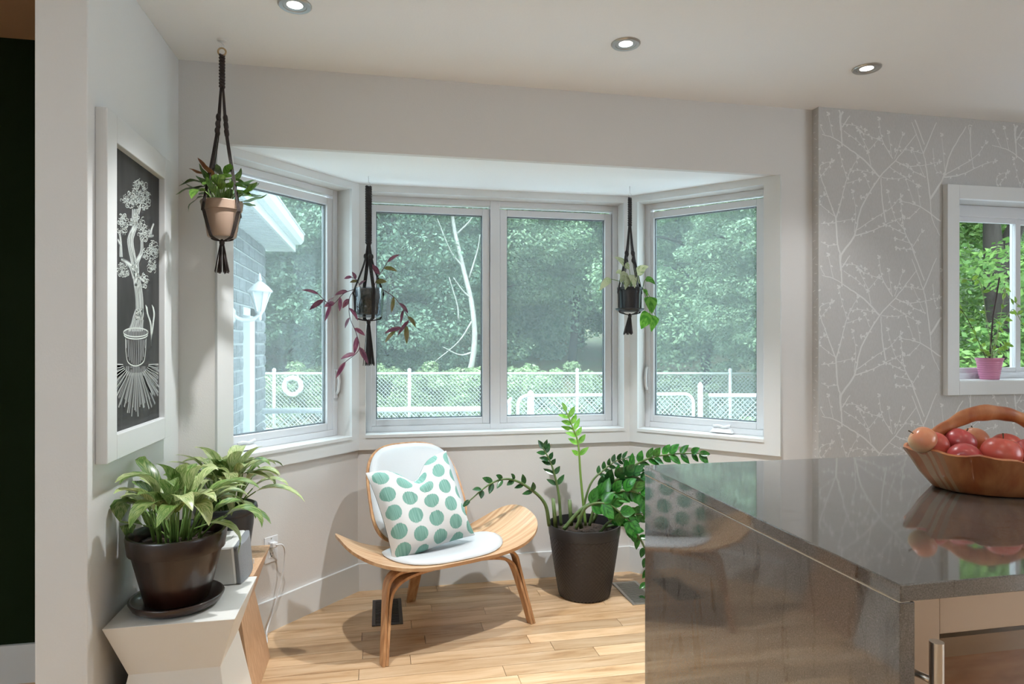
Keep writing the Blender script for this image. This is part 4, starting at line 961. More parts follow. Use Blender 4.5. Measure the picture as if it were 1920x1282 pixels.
# ------------------------------------------------------------------ zz plant in wicker planter
zc = Vector((1.027, 3.205, 0)); Zz = FW.dot(zc)
T = Thing('zz_plant', 'tall dark glossy plant in black wicker planter beside the lounge chair', 'potted plant', zc)
def wicker():
    m = bpy.data.materials.new('black_wicker'); m.use_nodes = True; nt = m.node_tree; N = nt.nodes; L = nt.links; b = N['Principled BSDF']
    b.inputs['Base Color'].default_value = (.022, .019, .02, 1); b.inputs['Roughness'].default_value = .38
    return m
WK = wicker()
n_ = 264; rings = []; nz = 58; H_ = .365
for i in range(nz+1):
    z = .004 + (H_-.058)*i/nz; r = lerp(.128, .178, (i/nz)**.85); ring = []
    for j in range(n_):
        a = 2*math.pi*j/n_; ph = (j//3) % 2; u = (j % 3)/3
        row = i % 2
        bmp = .0022*(1 if (row == 0) else -.6)*(math.sin(2*math.pi*j*44/n_ + math.pi*((i//2) % 2)))
        ring.append(zc + Vector(((r+bmp)*math.cos(a), (r+bmp)*math.sin(a), z)))
    rings.append(ring)
T.part('pot', MB().loft(rings), WK, smooth=True)
T.part('rim', MB().lathe([(.176, H_-.056), (.181, H_-.054), (.186, H_-.006), (.184, H_), (.178, H_), (.172, H_-.05)], zc, 48, cap=False), mat('black_rim_plastic', (.018, .017, .018), .35), sharp=40)
T.part('soil', MB().lathe([(.001, H_-.035), (.10, H_-.030), (.172, H_-.045)], zc, 30), SOIL, smooth=True)
ZL = leaf_mat('zz_dark_leaf', (.012, .055, .016), (.03, .11, .025), .22, sc=(2, 5, 1), trans=.08); ZB = leaf_mat('zz_bright_leaf', (.13, .36, .03), (.24, .5, .08), .3, sc=(2, 4, 1), trans=.3)
ZG = leaf_mat('zz_mid_leaf', (.015, .095, .014), (.045, .20, .028), .18, sc=(2, 5, 1), trans=.12)
ZS = mat('zz_stem', (.075, .12, .035), .45, noise=(40, (.11, .17, .05), 3)); ZSB = mat('zz_bright_stem', (.18, .30, .06), .45)
def zstem(px, ys, n, ll, lw, ml, ms, f0, r0, seed, both=True, flop=0):
    rn = random.Random(seed); m_ = len(px); pts = [U(x, y, Y=lerp(ys[0], ys[1], i/(m_-1))) for i, (x, y) in enumerate(px)]
    P = smooth_path(pts, 8); nn = len(P)
    st = T.part('stem', MB().tube(P, [lerp(r0, .0028, i/(nn-1)) for i in range(nn)], 8), ms, smooth=True)
    for k in range(n):
        i = int(lerp(f0, .995, (k//2 if both else k)/max(1, (n-1)//2 if both else n-1))*(nn-1)); p = P[i]; t = (P[min(i+1, nn-1)] - P[max(0, i-1)]).normalized()
        view = Vector((FW.x, FW.y, 0)); sd = t.cross(view).normalized()*(1 if k % 2 else -1)
        dep = view*rn.uniform(-.55, .35)
        dr = (t*.62 + sd*.8 + dep + Vector((0, 0, -flop))).normalized()
        if k >= n-1: dr = t
        L_ = ll*rn.uniform(.85, 1.15)*(1 - .25*(i/nn)); N_ = 7; path = []; q = p.copy()
        for j in range(N_): path.append(q.copy()); q = q + dr*(L_/6); dr = (dr + t*.05 + Vector((0, 0, -.03))).normalized()
        up = (-view + sd*.3*rn.uniform(-1, 1) + Vector((0, 0, rn.uniform(.2, 1.1)))).normalized()
        T.part('leaflet', MB().leaf(path, blade_w(N_, lw*rn.uniform(.85, 1.15)), up, .22), ml, st, smooth=True)
zstem([(1030, 985), (1021, 943), (991, 914), (955, 898), (919, 907), (876, 942)], (3.20, 3.10), 13, .062, .0135, ZL, ZS, .36, .010, 1)
zstem([(1052, 985), (1047, 923), (1034, 871), (1017, 838)], (3.22, 3.22), 12, .064, .0125, ZL, ZS, .45, .0085, 2)
zstem([(1098, 985), (1089, 897), (1084, 832), (1073, 799), (1060, 767)], (3.24, 3.24), 13, .075, .0135, ZB, ZSB, .42, .0075, 3)
zstem([(1057, 992), (1089, 956), (1129, 933), (1165, 920), (1200, 925), (1222, 948)], (3.14, 2.98), 16, .098, .027, ZG, ZS, .35, .011, 4)
zstem([(1086, 985), (1106, 910), (1132, 881), (1155, 864), (1178, 858)], (3.25, 3.28), 13, .062, .011, ZL, ZS, .42, .007, 5)
zstem([(1112, 978), (1138, 923), (1175, 884), (1214, 860), (1262, 851), (1318, 850)], (3.20, 3.02), 22, .078, .0185, ZG, ZS, .34, .009, 6)
zstem([(1105, 985), (1122, 930), (1150, 902), (1185, 892), (1215, 905)], (3.16, 3.05), 13, .098, .027, ZL, ZS, .35, .009, 7)
zstem([(1125, 998), (1145, 976), (1175, 966), (1210, 962)], (3.12, 3.0), 12, .070, .019, ZG, ZS, .35, .008, 8)
zstem([(1130, 988), (1170, 985), (1200, 1010), (1216, 1060), (1208, 1128)], (3.18, 3.08), 16, .070, .017, ZG, ZS, .3, .008, 9)
zstem([(1080, 990), (1100, 950), (1140, 945), (1185, 980)], (3.10, 2.99), 10, .095, .027, ZG, ZS, .45, .009, 10)
for a, b in (((1042, 990), (1037, 934)), ((1071, 985), (1068, 937)), ((1090, 990), (1082, 960))):
    T.part('cut_stem', MB().tube([U(*a, Y=3.17), U(*b, Y=3.17)], [.011, .009], 8), ZS, smooth=True)

# ------------------------------------------------------------------ fruit basket and fruit
bc = Vector((1.525, 1.372, IZ)); ca, sa2 = RT, FW
BWOOD = mat('carved_cedar', (.30, .075, .020), .34, noise=(20, (.52, .21, .075), 7, (1, 1, .22)), coat=.4, bump=(25, .15))
T = Thing('fruit_basket', 'carved live-edge wooden basket with handle on the island', 'basket', bc)
def bpt(a, ra, rb, z, wob=0):
    k = 1 + wob*(.075*abs(math.sin(5.5*a+.4)) - .04 + .02*math.sin(9*a+.5) + .012*math.sin(17*a))
    return bc + ca*(ra*math.cos(a)*k) + sa2*(rb*math.sin(a)*k) + Vector((0, 0, z))
def rimz(a): return .086 + .007*math.sin(3*a+2.2) + .011*abs(math.sin(5.5*a+.4)) + .004*math.sin(13*a) + .008*abs(math.cos(a))**6
NB = 84; rings = []
for ra, rb, zf, wb in ((.0005, .0005, 0, 0), (.135, .100, 0, .15), (.148, .112, .04, .4), (.178, .133, .42, .8), (.200, .150, .82, 1), (.213, .160, 1.0, 1), (.206, .153, 1.03, 1), (.196, .145, .95, 1), (.165, .122, .5, .6), (.12, .09, .22, .3), (.0005, .0005, .18, 0)):
    rings.append([bpt(2*math.pi*j/NB, ra, rb, .0005 + zf*rimz(2*math.pi*j/NB), wb) for j in range(NB)])
bm_ = MB().loft(rings, cap=False); rb = random.Random(8); tones = [1 if rb.random() < .62 else 0 for _ in range(NB)]
for i in range(1, 5):
    for j in range(NB):
        if .93 < j/NB*2 < 1.27 - .025*(5-i): bm_.fm[i*NB + j] = tones[j]
T.part('bowl', bm_, [BWOOD, mat('pale_sapwood', (.52, .34, .20), .4, noise=(24, (.40, .20, .095), 6, (1, 1, .2)))], sharp=50)
hp_ = [bc + ca*x + sa2*y + Vector((0, 0, z)) for x, y, z in ((-.185, .03, .070), (-.150, .038, .115), (-.095, .045, .150), (-.03, .045, .182), (.04, .04, .186), (.10, .035, .168), (.155, .03, .125), (.19, .02, .07))]
hp2 = smooth_path(hp_, 7)
T.part('handle', MB().tube(hp2, [.0185 + .0025*math.sin(i*.31+.6) + .001*math.sin(i*1.1) for i in range(len(hp2))], 12, squash=.75), BWOOD, smooth=True)
def apple_mat(name, red, pale, thr):
    m = mat(name, red, .32, noise=(9, pale, 5, (1, 1, .5)), coat=.15); r = [n for n in m.node_tree.nodes if n.type == 'VALTORGB'][0]
    r.color_ramp.elements[0].position = thr; r.color_ramp.elements[1].position = thr + .22; return m
AP = [apple_mat('apple_skin_a', (.50, .085, .06), (.60, .24, .14), .5), apple_mat('apple_skin_b', (.62, .23, .12), (.72, .50, .26), .42), apple_mat('apple_skin_c', (.42, .06, .06), (.55, .18, .14), .52)]
ASTEM = mat('apple_stalk', (.06, .04, .015), .7)
AL = [((1729, 824), 1.615, .0335, 1, 'yellow-blushed apple at the left end of the basket', .9), ((1757, 841), 1.63, .0365, 0, 'red apple in front of the yellow-blushed one', 1.2), ((1806, 832), 1.67, .038, 2, 'dark red apple under the basket handle', .6), ((1803, 853), 1.605, .0395, 2, 'large red apple at the front rim of the basket', 1.5), ((1826, 824), 1.74, .036, 1, 'pale pink apple behind the dark red one', .5), ((1869, 851), 1.585, .043, 0, 'large streaked pink-red apple near the basket front', .2), ((1888, 838), 1.66, .038, 0, 'pale red apple behind the streaked one', .7), ((1920, 850), 1.585, .040, 2, 'red apple at the right edge of the view', .4), ((1842, 862), 1.64, .033, 0, 'small red apple low between two front apples', .3)]
AC = [U(*a_[0], Z=a_[1]) for a_ in AL]
for it in range(120):                     # let the apples settle side by side
    for i in range(len(AL)):
        for j in range(i):
            dv = AC[i] - AC[j]; gap = (AL[i][2] + AL[j][2])*.98 - dv.length
            if gap > 0: dv.normalize(); dv.z *= .8; AC[i] = AC[i] + dv*gap*.5; AC[j] = AC[j] - dv*gap*.5
    AC[0] = U(*AL[0][0], Z=AL[0][1])     # the one resting on the rim stays put
    for i, a_ in list(enumerate(AL))[1:]:   # and the others stay inside the bowl
        rel = AC[i] - bc; u_, v_ = rel.dot(RT), rel.dot(FW); lift_ = max(0, min(1, (rel.z - .05)/.06))
        q = math.hypot(u_/(.172 + .022*lift_ - a_[2]), v_/(.128 + .018*lift_ - a_[2]))
        if q > 1: AC[i] = bc + RT*(u_/q) + FW*(v_/q) + Vector((0, 0, rel.z + .0012))
        if AC[i].z < bc.z + .030 + a_[2]: AC[i].z = bc.z + .030 + a_[2]
for ((px, py), Zd, r, mi, lab, tilt), c in zip(AL, AC):
    a = Thing('apple', lab, 'apple', c, group='apples in the wooden basket', local=True)
    prof = []
    for i in range(15):
        t = math.pi*i/14; rr_ = r*math.sin(t)*(1 + .06*math.cos(t)); z = -r*.92*math.cos(t)
        if t > 2.2: z -= r*.30*((t-2.2)/.94)**2.2
        if t < .7: z += r*.12*((.7-t)/.7)**2
        prof.append((max(rr_, .0004), z))
    b = a.part('skin', MB().lathe(prof, (0, 0, 0), 22), AP[mi], smooth=True)
    a.part('stalk', MB().tube([(0, 0, r*.58), (.001, 0, r*.85), (.004, 0, r*1.08)], [.0012, .0012, .0018], 6), ASTEM)
    a.e.rotation_euler = (tilt, .25*math.sin(px), px*.7)

# ------------------------------------------------------------------ pink pot on the small window sill
pc_ = U(1855, 712, z=WZ0+.003); pc_ = Vector((pc_.x, YW+.045, WZ0+.003)); pc_.x = U(1855, 700, Y=pc_.y).x
Zp = FW.dot(pc_); T = Thing('sill_plant', 'small twiggy plant in ribbed pink pot on the window sill', 'potted plant', pc_)
hp = 40*Zp/FPX; pr_ = []
for i in range(9):
    t = i/8; r = lerp(.043, .058, t); pr_ += [(r, hp*t*.82 + .002), (r + .0022, hp*t*.82 + .002 + hp*.045)]
T.part('pot', MB().lathe([(.001, 0), (.042, 0)] + pr_ + [(.062, hp*.9), (.064, hp*1.0), (.060, hp), (.055, hp*.85), (.001, hp*.84)], pc_, 36, cap=False), mat('pink_enamel', (.62, .24, .38), .35), sharp=25)
T.part('soil', MB().lathe([(.001, hp*.88), (.055, hp*.87)], pc_, 18), SOIL)
T.part('stake', MB().tube([pc_ + Vector((.0, 0, hp*.8)), U(1862, 590, Y=pc_.y), U(1874, 520, Y=pc_.y)], .004, 6), mat('dark_stake', (.05, .03, .03), .7))
SL = leaf_mat('light_green_leaf', (.16, .32, .04), (.32, .48, .09), .4, sc=(2, 3, 1), trans=.35)
PSTEM2 = mat('pale_stem', (.25, .30, .14), .6)
def twig(px, n, seed, dark=False, ll=.035):
    rn = random.Random(seed); P = smooth_path([U(x, y, Y=pc_.y + rn.uniform(-.015, .01)) for x, y in px], 6)
    st = T.part('stem', MB().tube(P, .0018, 5), ASTEM if dark else PSTEM2, smooth=True)
    for k in range(n):
        p = P[int(lerp(.3, 1, k/max(1, n-1))*(len(P)-1))]; an = rn.uniform(0, 6.28); dr = (RT*math.cos(an) + Vector((0, 0, 1))*math.sin(an)*.7 + FW*rn.uniform(-.5, .1)).normalized(); q = p.copy(); path = []
        for j in range(6): path.append(q.copy()); q = q + dr*(ll*rn.uniform(.8, 1.2)/5); dr = (dr + Vector((0, 0, -.12))).normalized()
        T.part('leaf', MB().leaf(path, blade_w(6, .010), (0, -1, .5), .2), SL, st, smooth=True)
twig([(1850, 675), (1830, 630), (1812, 595), (1795, 570)], 5, 1, True)
twig([(1857, 675), (1868, 630), (1885, 600), (1900, 580), (1916, 605)], 7, 2); twig([(1860, 675), (1868, 640), (1882, 560), (1884, 540)], 5, 3); twig([(1862, 672), (1850, 600), (1838, 530), (1820, 525), (1800, 522)], 6, 4)
twig([(1858, 672), (1878, 650), (1890, 648)], 8, 5, ll=.03); twig([(1875, 540), (1895, 560), (1914, 575)], 4, 6); twig([(1855, 672), (1845, 660), (1842, 650)], 5, 7, ll=.025)

# ================================================================== OUTDOORS
GZ = -.65
gm = MB(); gx = 41; ys = [3.7, 6, 9, 12, 14.5, 17, 20, 24, 30, 40, 60]
rn = random.Random(1); vs = []; fs = []
for j, y in enumerate(ys):
    for i in range(gx):
        x = lerp(-30, 45, i/(gx-1)); z = GZ - .02 + (0 if y < 15 else (y-15)*.15) + (rn.uniform(-.08, .08) if y > 15 else 0); vs.append((x, y, z))
for j in range(len(ys)-1):
    for i in range(gx-1): a = j*gx+i; fs.append((a, a+1, a+gx+1, a+gx))
gm.add(vs, fs)
o = link('ground', gm.mesh('ground', True), mat('leaf_litter_ground', (.24, .19, .11), .95, noise=(1.3, (.20, .24, .11), 6))); o['kind'] = 'structure'; o['label'] = 'garden ground of grass and leaf litter'
o = link('pool_deck', MB().box((-1.18, 3.75, GZ-.02), (7.0, 7.6, GZ+.02)).mesh('pool_deck'), mat('pale_concrete', (.40, .43, .49), .85, noise=(3, (.47, .50, .56), 4))); o['kind'] = 'structure'; o['label'] = 'pale concrete deck outside the bay window'
o = link('lawn', MB().box((-6, 7.7, GZ-.03), (16, 14.3, GZ-.005)).mesh('lawn'), mat('rough_lawn', (.07, .11, .04), .95, noise=(2.5, (.15, .18, .08), 6), bump=(30, .5))); o['kind'] = 'structure'; o['label'] = 'rough green lawn between the fences'
WHITEM = mat('white_painted_metal', (.62, .64, .64), .5)
GALV = mat('galvanised_wire', (.55, .58, .58), .5)
def fence(p0, p1, h, label, posts, pitch, wire, rail_r, post_r, caps=True, name='chain_link_fence', cat='fence', rounded=False, z0=.06):
    p0, p1 = Vector((*p0, GZ)), Vector((*p1, GZ)); L_ = (p1-p0).length; d = (p1-p0)/L_
    T = Thing(name, label, cat, (p0+p1)/2)
    if rounded:
        r = .12; pts = [p0 + Vector((0, 0, z0)), p0 + Vector((0, 0, h-r))] + [p0 + d*(r-r*math.cos(t)) + Vector((0, 0, h-r+r*math.sin(t))) for t in (.4, .8, 1.2)] + [p0 + d*r + Vector((0, 0, h)), p1 - d*r + Vector((0, 0, h))] + [p1 - d*(r-r*math.sin(t)) + Vector((0, 0, h-r+r*math.cos(t))) for t in (.4, .8, 1.2)] + [p1 + Vector((0, 0, h-r)), p1 + Vector((0, 0, z0))]
        T.part('gate_tube', MB().tube(pts, rail_r, 8), WHITEM, smooth=True)
    else: T.part('top_rail', MB().tube([p0 + Vector((0, 0, h)), p1 + Vector((0, 0, h))], rail_r, 8), WHITEM, smooth=True)
    T.part('bottom_rail', MB().tube([p0 + Vector((0, 0, .08)), p1 + Vector((0, 0, .08))], rail_r*.7, 6), WHITEM, smooth=True)
    for s in posts:
        q = p0 + d*s; po = T.part('post', MB().tube([q, q + Vector((0, 0, h + .06))], post_r, 10), WHITEM, smooth=True)
        if caps: T.part('post_cap', MB().ball(q + Vector((0, 0, h+.07)), post_r*1.25, 10, 6), WHITEM, po, smooth=True)
    m = MB(); H2 = h - .03; zb = .05; n = int((L_ + H2)/pitch)
    for k in range(n):
        s = -H2 + k*pitch
        for sg in (0, 1):
            s0, s1 = (s, s+H2-zb) if sg == 0 else (s+H2-zb, s); za, zb_ = zb, H2
            # clip to the run
            def clip(sa, sb):
                pts = []
                for t in (0, 1): pts.append([lerp(sa, sb, t), lerp(za, zb_, t)])
                lo, hi = 0.0, 1.0
                ds = sb - sa
                for lim, sgn in ((0, 1), (L_, -1)):
                    if ds*sgn > 0: lo = max(lo, (lim-sa)/ds)
                    else: hi = min(hi, (lim-sa)/ds)
                return (lo, hi) if lo < hi else None
            c = clip(s0, s1)
            if c:
                a = p0 + d*lerp(s0, s1, c[0]) + Vector((0, 0, lerp(za, zb_, c[0]))); b = p0 + d*lerp(s0, s1, c[1]) + Vector((0, 0, lerp(za, zb_, c[1])))
                m.tube([a, b], wire, 3, cap=False)
    o = T.part('wire_mesh', m, GALV); o['kind'] = 'stuff'
    return T
def gp(Z, lat): q = FW*Z + RT*lat; return (q.x, q.y)
FH = 1.265
fence(gp(14, -9), gp(14, 9), FH, 'long chain-link fence in front of the hedge', (1.0, 3.9, 6.8, 10.4, 13.68, 16.6), .085, .005, .026, .036)
fence((-1.12, 6.74), (1.16, 6.50), FH, 'near chain-link fence with thick white rail behind the bay', (.9, 2.27), .065, .0034, .027, .04)
fence((1.20, 6.55), (1.60, 7.95), FH-.03, 'short chain-link return between the near fence and gate', (), .065, .0034, .022, .03)
fence((1.70, 8.02), (2.95, 7.93), FH, 'left leaf of white chain-link gate', (), .065, .0034, .022, .03, name='garden_gate', cat='gate', rounded=True)
fence((2.99, 7.93), (4.0, 7.86), FH, 'right leaf of white chain-link gate', (), .065, .0034, .022, .03, name='garden_gate', cat='gate', rounded=True)
fence((4.20, 7.82), (7.6, 7.12), FH-.02, 'chain-link fence right of the gate post', (1.9, 3.4), .065, .0034, .027, .04)
for q, w_, hh, lab in ((U(995, 760, Z=7.9), .042, FH+.02, 'stout white gate post with ringed bands'), (U(1313, 740, Z=8.2), .032, FH+.10, 'tall white gate post with domed cap')):
    T = Thing('gate_post', lab, 'post', (q.x, q.y, GZ), group='white gate posts')
    po = T.part('shaft', MB().lathe([(w_, 0), (w_, hh)], (q.x, q.y, GZ), 16), WHITEM, sharp=40)
    T.part('cap', MB().lathe([(w_*1.12, hh), (w_*1.1, hh+.02), (w_*.8, hh+.05), (w_*.3, hh+.07), (.001, hh+.073)], (q.x, q.y, GZ), 16), WHITEM, smooth=True)
    for k in range(3): T.part('band', MB().lathe([(w_*1.0, hh-.12-k*.11), (w_*1.1, hh-.115-k*.11), (w_*1.1, hh-.09-k*.11), (w_*1.0, hh-.085-k*.11)], (q.x, q.y, GZ), 16, cap=False), WHITEM)
# life ring on the far fence
q = U(549, 724, Z=13.93); T = Thing('life_ring', 'white life ring hung on the far chain-link fence', 'life ring', q)
nR = Vector((FW.x, FW.y, 0)); m = MB(); rings = []; R0, r0 = .178, .052
for i in range(33):
    a = 2*math.pi*i/32; cen = q + RT*R0*math.cos(a) + Vector((0, 0, R0*math.sin(a))); rad = (RT*math.cos(a) + Vector((0, 0, math.sin(a))))
    rings.append([cen + rad*r0*math.cos(b) - nR*r0*math.sin(b) for b in [2*math.pi*j/12 for j in range(12)]])
T.part('ring', m.loft(rings, cap=False), WHITEM, smooth=True)
for k in range(4):
    a0 = math.pi/4 + k*math.pi/2; m = MB(); rings = []
    for i in range(4):
        a = a0 - .1 + i*.067; cen = q + RT*R0*math.cos(a) + Vector((0, 0, R0*math.sin(a))); rad = (RT*math.cos(a) + Vector((0, 0, math.sin(a))))
        rings.append([cen + rad*(r0+.004)*math.cos(b) - nR*(r0+.004)*math.sin(b) for b in [2*math.pi*j/12 for j in range(12)]])
    T.part('band', m.loft(rings, cap=False), mat('grey_band', (.35, .38, .38), .7) if 'grey_band' not in bpy.data.materials else bpy.data.materials['grey_band'], smooth=True)

# house wing at the left: split-face bricks, eave, lantern, door
WXX = -1.20; WY1 = 7.45; SZ = 2.30
T = Thing('house_wing', 'grey brick house wing with white eave outside the left bay window', 'house', (WXX-.3, 6.2, GZ))
HW = T
DO0, DO1, DOZ = 6.28, 6.95, 1.62
mort = mat('pale_mortar', (.40, .41, .43), .9)
T.part('core', MB().box((WXX-.6, 4.3, GZ), (WXX-.02, DO0, SZ)).box((WXX-.6, DO1, GZ), (WXX-.02, WY1-.02, SZ)).box((WXX-.6, DO0, DOZ), (WXX-.02, DO1, SZ)).box((WXX-.6, DO0, GZ), (WXX-.22, DO1, DOZ)), mort)
BRM = mat('grey_split_face_brick', (.10, .105, .115), .9, noise=(14, (.21, .215, .23), 5), bump=(60, 1.0), var=.25)
def brick_mesh(seed, l, h, dx):
    rn = random.Random(seed); ny, nz = 5, 3; vs = []; fs = []
    for j in range(nz+1):
        for i in range(ny+1):
            edge = i in (0, ny) or j in (0, nz)
            vs.append((0 if edge else rn.uniform(.003, .012), l*i/ny, h*j/nz))
    for j in range(nz):
        for i in range(ny): a = j*(ny+1)+i; fs.append((a, a+1, a+ny+2, a+ny+1))
    o = len(vs); vs += [(-dx, 0, 0), (-dx, l, 0), (-dx, l, h), (-dx, 0, h)]
    c0, c1, c2, c3 = 0, ny, (nz+1)*(ny+1)-1, nz*(ny+1)
    fs += [(o, o+1, c1, c0), (o+1, o+2, c2, c1), (o+2, o+3, c3, c2), (o+3, o, c0, c3)]
    m = MB(); m.add(vs, fs); return m.mesh('brick')
CH = .118; cache = {}
def put_brick(y, z, l, k):
    key = (round(l, 3), k % 3)
    if key not in cache:
        cache[key] = brick_mesh(int(l*1000) + k % 3, l, CH-.018, .03); cache[key].materials.append(BRM)
    o = bpy.data.objects.new('brick', cache[key]); COL.objects.link(o); o.parent = HW.e; o.location = Vector((WXX-.01, y, z)) - HW.off
rn = random.Random(4); nb = 0; z = .10
while z < SZ - .02:
    k = int(round(z/CH))
    for a, b in ((5.15, DO0), (DO1, WY1)) if z + CH*.5 < DOZ else ((5.15, WY1),):
        y = a
        first = True
        while y < b - .04:
            l = .14 if (first and k % 2) else .28; first = False
            if y + l > b - .06: l = b - y
            l = min(l, b-y)
            if l > .30: l = round(l/2, 2)
            if nb < 290 and l > .03: put_brick(y, z, round(l-.018, 3), k); nb += 1
            y += l
    z += CH
LAP = MB()
T.part('soffit', MB().box((WXX-.02, 4.0, SZ), (WXX+.26, WY1+.12, SZ+.02)), mat('ribbed_soffit', (.5, .52, .53), .6, bump=(40, .3)))
for k in range(22): T.part('soffit_rib', MB().box((WXX-.01, 4.8+k*.125, SZ-.006), (WXX+.25, 4.81+k*.125, SZ)), WHITEM)
T.part('fascia', MB().box((WXX+.26, 4.0, SZ-.01), (WXX+.285, WY1+.13, SZ+.19)).box((WXX-.1, WY1+.12, SZ-.01), (WXX+.285, WY1+.14, SZ+.19)), WHITEM)
g = MB(); gy = [4.0, WY1+.14]
g.loft([[Vector((WXX+x, y, SZ+z)) for x, z in ((.285, .07), (.34, .07), (.37, .11), (.375, .18), (.385, .18), (.385, .19), (.36, .19), (.355, .12), (.33, .085), (.285, .085))] for y in gy])
go = T.part('gutter', g, WHITEM)
for k in range(6): T.part('gutter_hanger', MB().box((WXX+.285, 5.0+k*.45, SZ+.165), (WXX+.38, 5.03+k*.45, SZ+.178)), GALV, go)
T.part('roof', MB().prism([(0, 0)], 0, 0) if False else MB().loft([[Vector((WXX+.34, y, SZ+.20)), Vector((WXX+.34, y, SZ+.23)), Vector((WXX-1.6, y, SZ+1.1)), Vector((WXX-1.6, y, SZ+1.05))] for y in (4.0, WY1+.16)]), mat('grey_shingle', (.16, .16, .17), .9, noise=(20, (.25, .25, .26), 4)))
do = T.part('door', MB().box((WXX-.21, DO0+.02, GZ+.02), (WXX-.17, DO1-.06, DOZ-.02)), mat('blue_grey_door', (.22, .25, .29), .5))
T.part('door_frame', MB().box((WXX-.19, DO1-.24, GZ), (WXX-.03, DO1-.0, DOZ)).box((WXX-.19, DO0, DOZ-.08), (WXX-.03, DO1, DOZ)), WHITEM, bevel=.004)
T.part('door_knob', MB().ball((WXX-.14, DO1-.30, .48), .035, 12, 8), NICKEL, do, smooth=True)
# wall lantern
lc = U(487, 560, X=WXX+.22); LZ = FW.dot(lc)
T = Thing('wall_lantern', 'white carriage lantern on the brick house wing', 'lantern', (WXX, lc.y, lc.z-.2))
pxm = LZ/FPX
def lz(y): return EYE + (641-y)*pxm
T.part('back_plate', MB().lathe([(.001, 0), (.05, .0), (.055, .02), (.03, .04), (.001, .045)], (0, 0, 0), 16) if False else MB().tube([(WXX, lc.y-.02, lz(592)), (WXX+.03, lc.y-.02, lz(592))], [.09, .05], 16), WHITEM, smooth=True)
T.part('arm', MB().tube(smooth_path([(WXX+.02, lc.y-.02, lz(592)), (WXX+.08, lc.y-.01, lz(600)), (WXX+.17, lc.y, lz(598)), (WXX+.22, lc.y, lz(590))], 5), .016, 8), WHITEM, smooth=True)
c0 = Vector((WXX+.22, lc.y, 0))
T.part('glass_body', MB().lathe([(.03, lz(584)), (.07, lz(552)), (.08, lz(548))], c0, 6), mat('frosted_pane', (.72, .77, .78), .3))
for k in range(6):
    a = k*math.pi/3; T.part('cage_bar', MB().tube([c0 + Vector((.03*math.cos(a), .03*math.sin(a), lz(584))), c0 + Vector((.083*math.cos(a), .083*math.sin(a), lz(548)))], .007, 5), WHITEM)
T.part('roof_cap', MB().lathe([(.10, lz(548)), (.105, lz(546)), (.075, lz(538)), (.03, lz(530)), (.012, lz(527))], c0, 12), WHITEM, sharp=35)
T.part('finial', MB().lathe([(.012, lz(527)), (.02, lz(524)), (.008, lz(520)), (.012, lz(517)), (.002, lz(511))], c0, 10), WHITEM, smooth=True)
T.part('base_cup', MB().lathe([(.005, lz(602)), (.018, lz(597)), (.012, lz(592)), (.034, lz(584))], c0, 12), WHITEM, smooth=True)

# ------------------------------------------------------------------ trees and hedge
def foliage_mesh(name, seed, rx, rz, n_cl, n_lf, size, zc, flat=.55):
    rg = np.random.default_rng(seed)
    u = rg.normal(size=(n_cl, 3)); u /= np.linalg.norm(u, axis=1)[:, None]
    rad = rg.uniform(.45, 1, n_cl)**.5
    cen = u*rad[:, None]*np.array([rx, rx, rz]) + np.array([0, 0, zc])
    cr_ = rg.uniform(.35, .8, n_cl)*rx*.42
    idx = np.repeat(np.arange(n_cl), n_lf); m = len(idx)
    d = rg.normal(size=(m, 3)); d /= np.linalg.norm(d, axis=1)[:, None]
    pos = cen[idx] + d*(rg.uniform(.35, 1, m)**.5*cr_[idx])[:, None]*np.array([1, 1, flat])
    nrm_ = d*.5 + rg.normal(size=(m, 3))*.5 + np.array([0, 0, .8]); nrm_ /= np.linalg.norm(nrm_, axis=1)[:, None]
    t = np.cross(nrm_, rg.normal(size=(m, 3))); t /= np.linalg.norm(t, axis=1)[:, None]; b = np.cross(nrm_, t)
    s = (rg.uniform(.6, 1.3, m)*size)[:, None]
    v = np.stack([pos - t*s, pos + b*s*.55, pos + t*s - nrm_*s*.2, pos - b*s*.55], 1).reshape(-1, 3)
    me = bpy.data.meshes.new(name); me.vertices.add(m*4); me.vertices.foreach_set('co', v.astype(np.float32).ravel())
    me.loops.add(m*4); me.loops.foreach_set('vertex_index', np.arange(m*4, dtype=np.int32))
    me.polygons.add(m); me.polygons.foreach_set('loop_start', np.arange(0, m*4, 4, dtype=np.int32)); me.update(calc_edges=True)
    return me
def fol_mat(name, c0, c1):
    m = bpy.data.materials.new(name); m.use_nodes = True; nt = m.node_tree; N = nt.nodes; L = nt.links; b = N['Principled BSDF']; b.inputs['Roughness'].default_value = .5
    g = N.new('ShaderNodeNewGeometry'); oi = N.new('ShaderNodeObjectInfo'); r = N.new('ShaderNodeValToRGB'); e = r.color_ramp.elements; e[0].color = (*c0, 1); e[1].color = (*c1, 1); L.new(g.outputs['Random Per Island'], r.inputs[0])
    hs = N.new('ShaderNodeHueSaturation'); mr = N.new('ShaderNodeMapRange'); mr.inputs[3].default_value = .75; mr.inputs[4].default_value = 1.3; L.new(oi.outputs['Random'], mr.inputs[0]); L.new(mr.outputs[0], hs.inputs['Value']); L.new(r.outputs[0], hs.inputs['Color'])
    L.new(hs.outputs[0], b.inputs['Base Color']); t = N.new('ShaderNodeBsdfTranslucent'); L.new(hs.outputs[0], t.inputs[0]); mx = N.new('ShaderNodeMixShader'); mx.inputs[0].default_value = .35
    L.new(b.outputs[0], mx.inputs[1]); L.new(t.outputs[0], mx.inputs[2]); L.new(mx.outputs[0], N['Material Output'].inputs[0]); return m
